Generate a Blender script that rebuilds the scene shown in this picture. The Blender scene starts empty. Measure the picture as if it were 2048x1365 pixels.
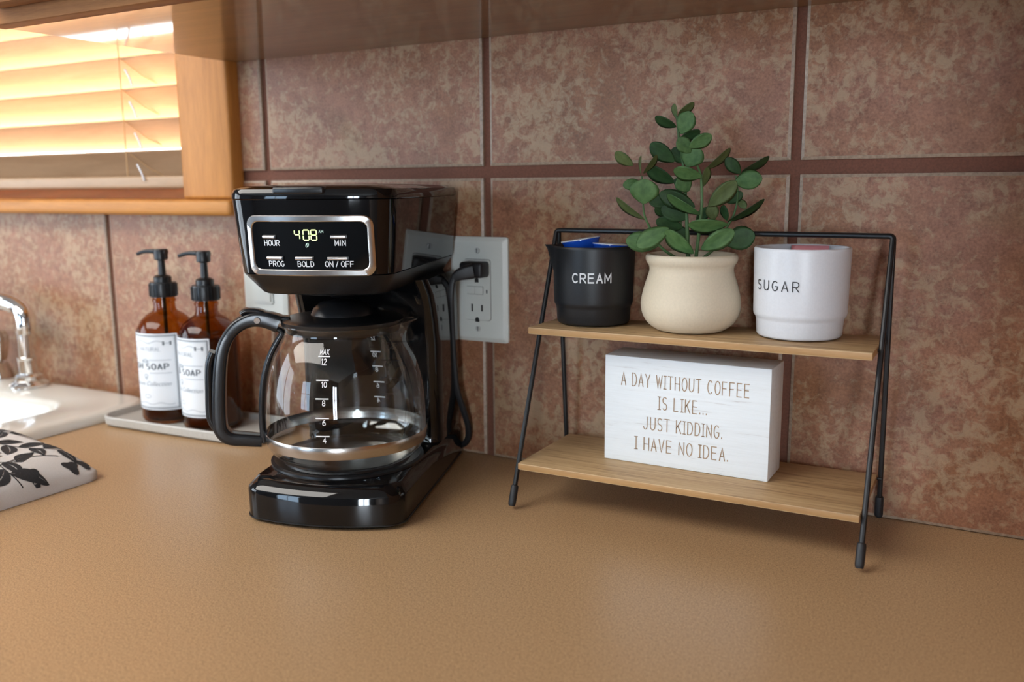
import bpy, bmesh, math, random
from mathutils import Vector, Matrix
random.seed(7)
PI = math.pi
sc = bpy.context.scene
col = sc.collection

# ------------------------------------------------------------------ camera
CAM = Vector((0.5048, -0.85, 0.3029))
yaw, pit, rol = 0.5096, 0.1712, -0.0078
fw = Vector((-math.sin(yaw)*math.cos(pit), math.cos(yaw)*math.cos(pit), -math.sin(pit)))
rt = Vector((math.cos(yaw), math.sin(yaw), 0)); up = rt.cross(fw)
r2 = math.cos(rol)*rt + math.sin(rol)*up
u2 = -math.sin(rol)*rt + math.cos(rol)*up
cd = bpy.data.cameras.new('camera'); cam = bpy.data.objects.new('camera', cd); col.objects.link(cam)
cam.matrix_world = Matrix(((r2.x, u2.x, -fw.x, CAM.x), (r2.y, u2.y, -fw.y, CAM.y), (r2.z, u2.z, -fw.z, CAM.z), (0, 0, 0, 1)))
cd.sensor_width = 36.0; cd.lens = 1810.8/2048*36; cd.clip_start = 0.01
cd.dof.use_dof = True; cd.dof.focus_distance = 0.80; cd.dof.aperture_fstop = 5.0
sc.camera = cam

# ------------------------------------------------------------------ light
world = bpy.data.worlds.new('world'); sc.world = world; world.use_nodes = True
world.node_tree.nodes['Background'].inputs[0].default_value = (0.95, 0.97, 1.0, 1)
world.node_tree.nodes['Background'].inputs[1].default_value = 7.0
sd = bpy.data.lights.new('sun', 'SUN'); sun = bpy.data.objects.new('sun', sd); col.objects.link(sun)
sd.energy = 125.0; sd.angle = math.radians(1.0); sd.color = (1.0, 0.97, 0.93)
sun.rotation_euler = (math.radians(-36), 0, math.radians(-12))
ADDED_WINDOW = 4.0       # glow of the window added in the left wall
DIM_WINDOW = 6.0        # the shaded one across the room
ROOM_WINDOW = 24.0      # brightness of the sky in the windows across the room
CEILING_FILL = 5.4     # brightness of the fill light added on the ceiling
sc.view_settings.view_transform = 'Standard'; sc.view_settings.look = 'None'
sc.view_settings.exposure = 0.58; sc.view_settings.gamma = 1.0; sc.view_settings.use_curve_mapping = False

# ------------------------------------------------------------------ materials
def newmat(name):
    m = bpy.data.materials.new(name); m.use_nodes = True
    return m, m.node_tree, m.node_tree.nodes['Principled BSDF']
def setp(b, **k):
    for n, v in k.items():
        n = {'base': 'Base Color', 'rough': 'Roughness', 'metal': 'Metallic', 'spec': 'Specular IOR Level', 'coat': 'Coat Weight',
             'coatr': 'Coat Roughness', 'em': 'Emission Color', 'ems': 'Emission Strength', 'ior': 'IOR', 'trans': 'Transmission Weight',
             'sub': 'Subsurface Weight', 'sheen': 'Sheen Weight'}[n]
        if isinstance(v, tuple) and len(v) == 3: v = v + (1,)
        b.inputs[n].default_value = v
def plain(name, base, rough=0.5, **k):
    m, t, b = newmat(name); setp(b, base=base, rough=rough, **k); return m
def N(t, typ, **inp):
    n = t.nodes.new(typ)
    for k, v in inp.items():
        n.inputs[k.replace('_', ' ')].default_value = v
    return n
def ramp(t, src, stops):
    n = t.nodes.new('ShaderNodeValToRGB'); e = n.color_ramp.elements
    while len(e) < len(stops): e.new(0.5)
    for i, (p, c) in enumerate(stops):
        e[i].position = p; e[i].color = c + (1,) if len(c) == 3 else c
    t.links.new(src, n.inputs[0]); return n
def mixc(t, fac, a, b):
    n = t.nodes.new('ShaderNodeMix'); n.data_type = 'RGBA'
    for s, v in ((0, fac), (6, a), (7, b)):
        if hasattr(v, 'links'): t.links.new(v, n.inputs[s])
        else: n.inputs[s].default_value = v if s == 0 else v + (1,)
    return n.outputs[2]
def math_(t, op, a, b=0.0):
    n = t.nodes.new('ShaderNodeMath'); n.operation = op
    for i, v in enumerate((a, b)):
        if hasattr(v, 'links'): t.links.new(v, n.inputs[i])
        else: n.inputs[i].default_value = v
    return n.outputs[0]
def bump(t, b, h, dist, strength=1.0):
    n = t.nodes.new('ShaderNodeBump'); n.inputs['Distance'].default_value = dist; n.inputs['Strength'].default_value = strength
    t.links.new(h, n.inputs['Height']); t.links.new(n.outputs[0], b.inputs['Normal'])
def coords(t, scale=(1, 1, 1), rnd=True, obj=True):
    tc = t.nodes.new('ShaderNodeTexCoord'); mp = t.nodes.new('ShaderNodeMapping')
    t.links.new(tc.outputs['Object'], mp.inputs[0]); mp.inputs['Scale'].default_value = scale
    if rnd:
        oi = t.nodes.new('ShaderNodeObjectInfo'); cb = t.nodes.new('ShaderNodeCombineXYZ')
        m1 = math_(t, 'MULTIPLY', oi.outputs['Random'], 37.0)
        for i in range(3): t.links.new(m1, cb.inputs[i])
        t.links.new(cb.outputs[0], mp.inputs['Location'])
    return mp.outputs[0]
def noise(t, co, scale, detail=2.0, rough=0.5, dist=0.0):
    n = N(t, 'ShaderNodeTexNoise', Scale=scale, Detail=detail, Roughness=rough, Distortion=dist)
    t.links.new(co, n.inputs['Vector']); return n.outputs[0]

def tile_mat():
    m, t, b = newmat('glazed_tile'); co = coords(t)
    low = noise(t, co, 7, 3, 0.55)
    c0 = ramp(t, low, [(0.32, (0.250, 0.106, 0.042)), (0.46, (0.300, 0.134, 0.070)), (0.57, (0.305, 0.138, 0.082)), (0.70, (0.285, 0.165, 0.082))])
    fine = noise(t, co, 420, 2, 0.6)
    mid = noise(t, co, 60, 5, 0.7); fm = math_(t, 'ADD', math_(t, 'MULTIPLY', fine, 0.5), math_(t, 'MULTIPLY', mid, 0.5))
    fr = ramp(t, fm, [(0.36, (0.66, 0.64, 0.62)), (0.64, (1.22, 1.22, 1.22))])
    mul = t.nodes.new('ShaderNodeMix'); mul.data_type = 'RGBA'; mul.blend_type = 'MULTIPLY'; mul.inputs[0].default_value = 1
    t.links.new(c0.outputs[0], mul.inputs[6]); t.links.new(fr.outputs[0], mul.inputs[7])
    fl = noise(t, co, 110, 6, 0.66, 0.5); cl = noise(t, co, 15, 4, 0.65, 0.4)
    s = math_(t, 'ADD', fl, math_(t, 'MULTIPLY', cl, 0.75))
    f = ramp(t, s, [(0.85, (0, 0, 0)), (1.0, (1, 1, 1))])
    fleck = mixc(t, math_(t, 'MULTIPLY', f.outputs[0], 0.58), mul.outputs[2], (0.45, 0.32, 0.19))
    t.links.new(fleck, b.inputs['Base Color'])
    rr = math_(t, 'ADD', math_(t, 'MULTIPLY', low, 0.2), 0.34); t.links.new(rr, b.inputs['Roughness'])
    bump(t, b, fl, 0.0007, 0.5); setp(b, spec=0.4)
    return m
def counter_mat():
    m, t, b = newmat('laminate_worktop'); co = coords(t, rnd=False)
    sp = noise(t, co, 900, 2, 0.7); sp2 = noise(t, co, 420, 3, 0.7); lo = noise(t, co, 6, 3)
    c0 = ramp(t, sp, [(0.34, (0.27, 0.158, 0.076)), (0.5, (0.47, 0.30, 0.158)), (0.68, (0.57, 0.385, 0.215))])
    d = ramp(t, sp2, [(0.33, (0.80, 0.78, 0.76)), (0.55, (1.04, 1.04, 1.04))])
    mul = t.nodes.new('ShaderNodeMix'); mul.data_type = 'RGBA'; mul.blend_type = 'MULTIPLY'; mul.inputs[0].default_value = 1
    t.links.new(c0.outputs[0], mul.inputs[6]); t.links.new(d.outputs[0], mul.inputs[7])
    t.links.new(mul.outputs[2], b.inputs['Base Color'])
    r = math_(t, 'ADD', math_(t, 'MULTIPLY', lo, 0.14), 0.27); t.links.new(r, b.inputs['Roughness'])
    bump(t, b, sp, 0.00012, 0.3); return m
def wood_mat(name, dark, light, axis='x', scale=1.0, rough=0.5, coat=0.0, ring=60, coatr=0.1):
    m, t, b = newmat(name)
    sv = {'x': (1.2, 14, 14), 'z': (14, 14, 1.2), 'y': (14, 1.2, 14)}[axis]
    co = coords(t, tuple(s*scale for s in sv))
    wv = noise(t, co, 3.0, 5, 0.6, 1.2); fi = noise(t, co, ring, 3, 0.7)
    s = math_(t, 'ADD', math_(t, 'MULTIPLY', wv, 0.7), math_(t, 'MULTIPLY', fi, 0.3))
    c = ramp(t, s, [(0.36, dark), (0.60, light)])
    t.links.new(c.outputs[0], b.inputs['Base Color']); bump(t, b, s, 0.0004, 0.3)
    setp(b, rough=rough, coat=coat, coatr=coatr); return m
def oak_shelf_mat():
    m, t, b = newmat('oak_board'); co = coords(t, (1.6, 40, 40))
    wv = noise(t, co, 2.6, 4, 0.55, 1.6); fi = noise(t, co, 22, 3, 0.7, 0.6)
    s = math_(t, 'ADD', math_(t, 'MULTIPLY', wv, 0.55), math_(t, 'MULTIPLY', fi, 0.45))
    c = ramp(t, s, [(0.38, (0.27, 0.158, 0.070)), (0.47, (0.47, 0.305, 0.150)), (0.60, (0.56, 0.385, 0.205))])
    t.links.new(c.outputs[0], b.inputs['Base Color']); bump(t, b, s, 0.0005, 0.4); setp(b, rough=0.5); return m
def sign_mat():
    m, t, b = newmat('whitewashed_wood'); co = coords(t, (2, 40, 40))
    w = noise(t, co, 9, 4, 0.7, 0.5)
    c = ramp(t, w, [(0.27, (0.56, 0.54, 0.53)), (0.38, (0.76, 0.79, 0.80)), (0.6, (0.79, 0.825, 0.84))])
    t.links.new(c.outputs[0], b.inputs['Base Color']); bump(t, b, w, 0.0004, 0.4); setp(b, rough=0.6); return m
def leaf_mat(name, a, bb):
    m, t, b = newmat(name); co = coords(t)
    n = noise(t, co, 4, 3); c = ramp(t, n, [(0.3, a), (0.7, bb)])
    t.links.new(c.outputs[0], b.inputs['Base Color']); setp(b, rough=0.55, spec=0.35)
    fi = noise(t, co, 40, 2); bump(t, b, fi, 0.0004, 0.3); return m
def speckle_mat(name, base, amt, scale, rough, **k):
    m, t, b = newmat(name); co = coords(t, rnd=False); n = noise(t, co, scale, 3, 0.6)
    lo = tuple(c*(1-amt) for c in base); hi = tuple(min(1, c*(1+amt)) for c in base)
    c = ramp(t, n, [(0.35, lo), (0.65, hi)]); t.links.new(c.outputs[0], b.inputs['Base Color'])
    bump(t, b, n, 0.0002, 0.3); setp(b, rough=rough, **k); return m
def thin_fresnel(t, ior):
    # a thin sheet reflects alike from both of its sides
    fr = t.nodes.new('ShaderNodeFresnel'); g = t.nodes.new('ShaderNodeNewGeometry')
    v = math_(t, 'ADD', math_(t, 'MULTIPLY', g.outputs['Backfacing'], 1.0/ior-ior), ior)
    t.links.new(v, fr.inputs[0]); return fr
def thin_glass(name, tint=(0.96, 0.97, 0.97), ior=1.5, boost=1.35):
    m = bpy.data.materials.new(name); m.use_nodes = True; t = m.node_tree; t.nodes.clear()
    o = t.nodes.new('ShaderNodeOutputMaterial'); tr = t.nodes.new('ShaderNodeBsdfTransparent'); tr.inputs[0].default_value = tint + (1,)
    gl = t.nodes.new('ShaderNodeBsdfGlossy'); gl.inputs['Roughness'].default_value = 0.0
    fr = thin_fresnel(t, ior)
    f = math_(t, 'MULTIPLY', fr.outputs[0], boost)
    mx = t.nodes.new('ShaderNodeMixShader'); t.links.new(f, mx.inputs[0]); t.links.new(tr.outputs[0], mx.inputs[1]); t.links.new(gl.outputs[0], mx.inputs[2])
    t.links.new(mx.outputs[0], o.inputs[0]); return m
def emit(name, c, s):
    m, t, b = newmat(name); setp(b, base=(0, 0, 0), em=c, ems=s, rough=1.0, spec=0.0); return m
def brushed(name, base, rough, sv):
    m, t, b = newmat(name); co = coords(t, sv, rnd=False); n = noise(t, co, 60, 3, 0.7)
    r = math_(t, 'ADD', math_(t, 'MULTIPLY', n, 0.16), rough-0.08); t.links.new(r, b.inputs['Roughness'])
    setp(b, base=base, metal=1.0); return m

M = {}
M['tile'] = tile_mat()
M['tile_edge'] = speckle_mat('tile_edge', (0.36, 0.26, 0.185), 0.2, 300, 0.4)
M['grout'] = speckle_mat('grout', (0.165, 0.062, 0.036), 0.15, 500, 0.85)
M['counter'] = counter_mat()
M['casing'] = wood_mat('honey_oak_casing', (0.40, 0.155, 0.026), (0.56, 0.235, 0.048), 'z', 1, 0.5, 0.0, 40)
M['stool'] = wood_mat('honey_oak_sill', (0.40, 0.155, 0.026), (0.56, 0.235, 0.048), 'x', 1, 0.5, 0.0, 40)
M['cab_under'] = wood_mat('cabinet_underside', (0.20, 0.098, 0.030), (0.25, 0.128, 0.042), 'x', 1, 0.5, 0.7, 60, 0.05)
M['cab_front'] = wood_mat('cabinet_oak', (0.20, 0.080, 0.026), (0.32, 0.14, 0.048), 'x', 1, 0.7, 0.0, 50)
M['cab_front'].node_tree.nodes['Principled BSDF'].inputs['Specular IOR Level'].default_value = 0.15
M['slat'] = wood_mat('blind_slat_wood', (0.37, 0.24, 0.14), (0.45, 0.30, 0.18), 'x', 1, 0.45, 0.1, 40)
M['cordm'] = plain('blind_cord', (0.55, 0.36, 0.18), 0.8)
M['white_paint'] = speckle_mat('painted_plaster', (0.17, 0.185, 0.21), 0.04, 60, 0.8)
M['wall_brown'] = speckle_mat('brown_wall_paint', (0.16, 0.11, 0.08), 0.05, 60, 0.8)
M['ceiling'] = speckle_mat('ceiling_paint', (0.45, 0.44, 0.42), 0.04, 60, 0.85)
M['floor'] = wood_mat('floor_wood', (0.13, 0.075, 0.04), (0.22, 0.13, 0.075), 'x', 0.3, 0.4)
M['frame_white'] = plain('window_frame_paint', (0.7, 0.7, 0.68), 0.4)
M['sky_pane'] = emit('sky_in_window', (0.78, 0.89, 1.0), ROOM_WINDOW)
M['fill_light'] = emit('fill_diffuser', (1.0, 0.96, 0.90), CEILING_FILL)
M['dim_pane'] = emit('sky_in_shaded_window', (0.55, 0.76, 1.0), DIM_WINDOW)
M['added_pane'] = emit('glow_in_added_window', (0.78, 0.89, 1.0), ADDED_WINDOW)
M['clear_pane'] = thin_glass('window_glass', (0.95, 0.96, 0.96), 1.45, 1.0)
M['black_gloss'] = plain('black_gloss_plastic', (0.004, 0.004, 0.0045), 0.045, spec=0.5)
M['black_satin'] = speckle_mat('black_satin_plastic', (0.010, 0.010, 0.011), 0.2, 900, 0.3)
M['black_mat'] = speckle_mat('black_rubber', (0.014, 0.014, 0.016), 0.15, 700, 0.5)
M['handle_black'] = plain('handle_plastic', (0.012, 0.013, 0.015), 0.22)
M['panel_black'] = plain('display_window', (0.004, 0.005, 0.006), 0.04)
M['steel'] = brushed('brushed_steel', (0.66, 0.65, 0.64), 0.22, (1, 30, 30))
M['band_steel'] = brushed('polished_band', (0.52, 0.49, 0.46), 0.24, (2, 2, 60))
M['chrome'] = plain('chrome', (0.80, 0.80, 0.80), 0.06, metal=1.0)
M['button'] = plain('silver_button', (0.75, 0.72, 0.70), 0.25, metal=0.85)
M['print_white'] = plain('white_print', (0.72, 0.74, 0.76), 0.5)
M['glass_print'] = plain('white_glass_print', (0.85, 0.85, 0.85), 0.5)
M['digit'] = emit('lit_digits', (0.80, 1.0, 0.42), 1.3)
M['digit_dim'] = emit('lit_icon', (0.70, 0.95, 0.85), 0.6)
M['glass'] = thin_glass('carafe_glass')
M['glass_base'] = thin_glass('carafe_base_glass', (0.86, 0.89, 0.88), 1.5, 1.8)
M['plate_white'] = plain('outlet_plastic', (0.66, 0.68, 0.64), 0.35)
M['slot_dark'] = plain('slot_dark', (0.015, 0.015, 0.015), 0.7)
M['screw'] = plain('painted_screw', (0.6, 0.62, 0.6), 0.3, metal=0.3)
M['sink'] = plain('white_enamel', (0.72, 0.70, 0.64), 0.16, coat=0.3)
M['tray'] = speckle_mat('stone_grey_tray', (0.50, 0.485, 0.45), 0.05, 300, 0.45)
m, t, b = newmat('amber_glass'); setp(b, base=(0.62, 0.20, 0.02), rough=0.05, trans=0.0, coat=0.5, coatr=0.03)
def amber():
    m = bpy.data.materials.new('amber_glass'); m.use_nodes = True; t = m.node_tree; t.nodes.clear()
    o = t.nodes.new('ShaderNodeOutputMaterial'); tr = t.nodes.new('ShaderNodeBsdfTransparent'); tr.inputs[0].default_value = (0.62, 0.33, 0.09, 1)
    gl = t.nodes.new('ShaderNodeBsdfGlossy'); gl.inputs['Roughness'].default_value = 0.04
    fr = thin_fresnel(t, 1.5)
    mx = t.nodes.new('ShaderNodeMixShader'); t.links.new(fr.outputs[0], mx.inputs[0]); t.links.new(tr.outputs[0], mx.inputs[1]); t.links.new(gl.outputs[0], mx.inputs[2])
    t.links.new(mx.outputs[0], o.inputs[0]); return m
bpy.data.materials.remove(m)
M['amber'] = amber()
M['soap'] = plain('amber_soap', (0.07, 0.026, 0.006), 0.25)
M['pump'] = speckle_mat('pump_plastic', (0.012, 0.012, 0.013), 0.2, 900, 0.32)
M['paper'] = plain('label_paper', (0.80, 0.83, 0.86), 0.55)
M['ink'] = plain('label_ink', (0.10, 0.12, 0.14), 0.6)
M['ink_grey'] = plain('label_ink_grey', (0.32, 0.36, 0.40), 0.6)
M['cloth'] = speckle_mat('white_cotton', (0.72, 0.70, 0.69), 0.06, 1500, 0.9)
M['cloth_ink'] = speckle_mat('black_cloth_print', (0.028, 0.028, 0.032), 0.3, 1500, 0.9)
M['oak'] = oak_shelf_mat()
M['oak_edge'] = wood_mat('oak_edge_band', (0.34, 0.18, 0.065), (0.47, 0.265, 0.105), 'x', 1, 0.5, 0.0, 50)
M['wire'] = speckle_mat('black_wire', (0.007, 0.007, 0.008), 0.2, 900, 0.4)
M['signwood'] = sign_mat()
M['sign_ink'] = speckle_mat('bronze_ink', (0.36, 0.245, 0.15), 0.1, 900, 0.6)
M['cream_cup'] = speckle_mat('matt_black_ceramic', (0.010, 0.011, 0.013), 0.15, 900, 0.42)
M['sugar_cup'] = speckle_mat('satin_white_ceramic', (0.70, 0.705, 0.725), 0.02, 500, 0.32)
M['planter'] = speckle_mat('cream_ceramic', (0.70, 0.60, 0.445), 0.03, 500, 0.6)
M['soil'] = speckle_mat('pebble_filler', (0.09, 0.08, 0.07), 0.6, 260, 0.9)
M['foam'] = speckle_mat('pale_pebble', (0.34, 0.31, 0.26), 0.2, 200, 0.8)
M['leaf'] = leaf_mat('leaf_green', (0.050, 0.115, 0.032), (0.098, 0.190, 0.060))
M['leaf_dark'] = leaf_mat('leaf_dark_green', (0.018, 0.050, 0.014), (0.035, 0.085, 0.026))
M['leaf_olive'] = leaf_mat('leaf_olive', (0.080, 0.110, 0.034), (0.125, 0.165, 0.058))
M['stem'] = leaf_mat('stem_green', (0.06, 0.12, 0.04), (0.09, 0.17, 0.06))
M['blue'] = plain('blue_cup_plastic', (0.012, 0.075, 0.46), 0.22)
M['foil'] = plain('white_foil', (0.70, 0.74, 0.80), 0.3)
M['foil_blue'] = plain('dark_blue_foil', (0.015, 0.03, 0.10), 0.25)
M['pink'] = plain('pink_paper', (0.75, 0.28, 0.30), 0.6)

# ------------------------------------------------------------------ object helpers
def ob(name, me, mat=None, parent=None, smooth=True, ang=35):
    o = bpy.data.objects.new(name, me); col.objects.link(o)
    if mat is not None and not me.materials:
        for q in (mat if isinstance(mat, (list, tuple)) else [mat]): me.materials.append(M[q])
    if smooth and len(me.polygons):
        me.polygons.foreach_set('use_smooth', [True]*len(me.polygons)); me.set_sharp_from_angle(angle=math.radians(ang))
    if parent is not None: o.parent = parent
    return o
def pyd(v, f, name='m'):
    me = bpy.data.meshes.new(name); me.from_pydata([tuple(p) for p in v], [], f); me.update(); return me
def fix(me):
    b = bmesh.new(); b.from_mesh(me); bmesh.ops.recalc_face_normals(b, faces=b.faces); b.to_mesh(me); b.free(); return me
def tag(o, label, cat, group=None):
    o['label'] = label; o['category'] = cat
    if group: o['group'] = group
    return o
def struct(o, label=None):
    o['kind'] = 'structure'
    if label: o['label'] = label
    return o
def empty(name, loc=(0, 0, 0), rz=0.0):
    o = bpy.data.objects.new(name, None); col.objects.link(o); o.location = loc; o.rotation_euler = (0, 0, rz); o.empty_display_size = 0.02; return o
class MB:
    def __init__(s): s.v = []; s.f = []
    def add(s, v, f):
        k = len(s.v); s.v += [tuple(p) for p in v]; s.f += [tuple(i+k for i in q) for q in f]; return s
    def box(s, x0, x1, y0, y1, z0, z1):
        v = [(x, y, z) for z in (z0, z1) for y in (y0, y1) for x in (x0, x1)]
        return s.add(v, [(0, 2, 3, 1), (4, 5, 7, 6), (0, 1, 5, 4), (2, 6, 7, 3), (0, 4, 6, 2), (1, 3, 7, 5)])
    def mesh(s): return fix(pyd(s.v, s.f))
def bevelled(me, w, seg=2, ang=30):
    b = bmesh.new(); b.from_mesh(me)
    e = [x for x in b.edges if len(x.link_faces) == 2 and x.calc_face_angle() > math.radians(ang)]
    bmesh.ops.bevel(b, geom=e, offset=w, segments=seg, profile=0.5, affect='EDGES', clamp_overlap=True)
    b.to_mesh(me); b.free(); return me
def boxm(x0, x1, y0, y1, z0, z1, bev=0.0, seg=2):
    me = MB().box(x0, x1, y0, y1, z0, z1).mesh()
    return bevelled(me, bev, seg) if bev else me
def lathe(prof, n=48, c=(0, 0), closed=False):
    v = []; f = []
    P = len(prof)
    for (r, z) in prof:
        for i in range(n):
            a = 2*PI*i/n; v.append((c[0]+r*math.cos(a), c[1]+r*math.sin(a), z))
    for j in range(P-1 + (1 if closed else 0)):
        for i in range(n):
            a, b = j*n+i, j*n+(i+1) % n; k = (j+1) % P
            f.append((a, b, k*n+(i+1) % n, k*n+i))
    if not closed:
        if prof[0][0] > 1e-5: pass
        if prof[0][0] <= 1e-4: pass
    b = bmesh.new(); b.from_mesh(pyd(v, f)); bmesh.ops.remove_doubles(b, verts=b.verts, dist=1e-6)
    bmesh.ops.dissolve_degenerate(b, edges=b.edges, dist=1e-7); bmesh.ops.recalc_face_normals(b, faces=b.faces)
    me = bpy.data.meshes.new('l'); b.to_mesh(me); b.free(); return me
def loft(secs, cap0=True, cap1=True):
    n = len(secs[0]); v = [p for s in secs for p in s]; f = []
    for j in range(len(secs)-1):
        for i in range(n):
            f.append((j*n+i, j*n+(i+1) % n, (j+1)*n+(i+1) % n, (j+1)*n+i))
    if cap0: f.append(tuple(reversed(range(n))))
    if cap1: f.append(tuple(range((len(secs)-1)*n, len(secs)*n)))
    return fix(pyd(v, f))
def spline(pts, n=8):
    P = [Vector(p) for p in pts]; out = []
    for i in range(len(P)-1):
        p0 = P[max(i-1, 0)]; p1 = P[i]; p2 = P[i+1]; p3 = P[min(i+2, len(P)-1)]
        for k in range(n):
            t = k/n; out.append(0.5*((2*p1)+(p2-p0)*t+(2*p0-5*p1+4*p2-p3)*t*t+(3*p1-p0-3*p2+p3)*t**3))
    out.append(P[-1]); return out
def sweep(path, sect, upv=(0, 0, 1), scales=None):
    P = [Vector(p) for p in path]; U = Vector(upv); secs = []
    T0 = (P[1]-P[0]).normalized()
    nrm = (U - T0*U.dot(T0)).normalized()
    for i, p in enumerate(P):
        T = (P[min(i+1, len(P)-1)]-P[max(i-1, 0)]).normalized()
        nrm = (nrm - T*nrm.dot(T)).normalized(); bn = T.cross(nrm)
        s = scales[i] if scales else 1.0
        secs.append([p+nrm*(a*s)+bn*(b_*s) for a, b_ in sect])
    return loft(secs)
def circ(r, n=10): return [(r*math.cos(2*PI*i/n), r*math.sin(2*PI*i/n)) for i in range(n)]
def rrect(a, b, r, n=4):
    out = []
    for cx, cy, s in ((a-r, b-r, 0), (-a+r, b-r, 1), (-a+r, -b+r, 2), (a-r, -b+r, 3)):
        for k in range(n+1):
            t = (s+k/n)*PI/2; out.append((cx+r*math.cos(t), cy+r*math.sin(t)))
    return out
def tube(path, r, n=10, **k): return sweep(path, circ(r, n), **k)
def prism(outline, z0, z1):
    return loft([[(x, y, z0) for x, y in outline], [(x, y, z1) for x, y in outline]])

# ------------------------------------------------------------------ stroke lettering
def arc(cx, cy, rx, ry, a0, a1, n=10):
    return [(cx+rx*math.cos(math.radians(a0+(a1-a0)*i/n)), cy+ry*math.sin(math.radians(a0+(a1-a0)*i/n))) for i in range(n+1)]
def glyphs(w):
    h = w/2; G = {}
    G['A'] = [[(0, 0), (h, 1), (w, 0)], [(w*.18, .33), (w*.82, .33)]]
    G['B'] = [[(0, 0), (0, 1)] + arc(w*.55, .76, w*.36, .24, 90, -90) + [(0, .52)], [(0, .52)] + arc(w*.6, .26, w*.4, .26, 90, -90) + [(0, 0)]]
    G['C'] = [arc(h*1.05, .5, h*1.05, .5, 48, 312, 18)]
    G['D'] = [[(0, 0), (0, 1)] + arc(w*.4, .5, w*.6, .5, 90, -90, 14) + [(0, 0)]]
    G['E'] = [[(w*.9, 1), (0, 1), (0, 0), (w*.9, 0)], [(0, .52), (w*.8, .52)]]
    G['F'] = [[(w*.9, 1), (0, 1), (0, 0)], [(0, .5), (w*.78, .5)]]
    G['G'] = [arc(h*1.05, .5, h*1.05, .5, 48, 330, 18) + [(w*.98, .45), (h*1.15, .45)]]
    G['H'] = [[(0, 0), (0, 1)], [(w, 0), (w, 1)], [(0, .5), (w, .5)]]
    G['I'] = [[(h, 0), (h, 1)]]
    G['J'] = [[(w*.8, 1)] + arc(w*.42, .25, w*.38, .25, 0, -170)]
    G['K'] = [[(0, 0), (0, 1)], [(w*.95, 1), (0, .4)], [(w*.3, .6), (w, 0)]]
    G['L'] = [[(0, 1), (0, 0), (w*.85, 0)]]
    G['M'] = [[(0, 0), (0, 1), (w*.55, .3), (w*1.1, 1), (w*1.1, 0)]]
    G['N'] = [[(0, 0), (0, 1), (w, 0), (w, 1)]]
    G['O'] = [arc(h*1.08, .5, h*1.08, .5, 0, 360, 24)]
    G['P'] = [[(0, 0), (0, 1)] + arc(w*.55, .73, w*.42, .27, 90, -90) + [(0, .46)]]
    G['R'] = [[(0, 0), (0, 1)] + arc(w*.55, .73, w*.42, .27, 90, -90) + [(0, .46)], [(w*.45, .46), (w, 0)]]
    G['S'] = [arc(h, .75, h*.85, .25, 40, 270, 10) + arc(h, .25, h*.9, .25, 90, -140, 10)[1:]]
    G['T'] = [[(0, 1), (w, 1)], [(h, 1), (h, 0)]]
    G['U'] = [[(0, 1)] + arc(h, .32, h, .32, 180, 360, 12) + [(w, 1)]]
    G['V'] = [[(0, 1), (h, 0), (w, 1)]]
    G['W'] = [[(0, 1), (w*.32, 0), (w*.62, .85), (w*.92, 0), (w*1.24, 1)]]
    G['X'] = [[(0, 0), (w, 1)], [(0, 1), (w, 0)]]
    G['Y'] = [[(0, 1), (h, .48), (w, 1)], [(h, .48), (h, 0)]]
    G['/'] = [[(0, 0), (w*.6, 1)]]
    G['.'] = [[(0, 0.02), (0.0, .09)]]
    G['1'] = [[(w*.2, .8), (w*.55, 1), (w*.55, 0)]]
    G['2'] = [arc(h, .72, h*.9, .28, 160, -20, 10) + [(0, 0), (w, 0)]]
    G['4'] = [[(w*.75, 0), (w*.75, 1), (0, .3), (w, .3)]]
    G['6'] = [arc(h, .3, h*.95, .3, 0, 360, 16), [(w*.75, 1)] + arc(h, .3, h*.95, .6, 110, 180, 6)]
    G['8'] = [arc(h, .74, h*.8, .26, 0, 360, 14), arc(h, .26, h*.95, .27, 0, 360, 16)]
    G['0'] = [arc(h, .5, h, .5, 0, 360, 20)]
    G[' '] = []
    return G
ADV = {'I': 0.3, '.': 0.12, 'W': 1.24, 'M': 1.1, '1': .7, '/': .6}
def layout(text, w, track, serif_i=False, space=None):
    G = glyphs(w); x = 0; out = []
    for ch in text:
        a = w*ADV.get(ch, 1.0)
        if ch == ' ': x += (space if space is not None else w*.8); continue
        off = 0
        if ch == 'I': off = -w/2 + a/2
        for s in G[ch]: out.append([(px+x+off, py) for px, py in s])
        if ch == 'I' and serif_i:
            for yy in (0, 1): out.append([(x+a/2-w*.28, yy), (x+a/2+w*.28, yy)])
        x += a + track
    return out, x - track
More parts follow.
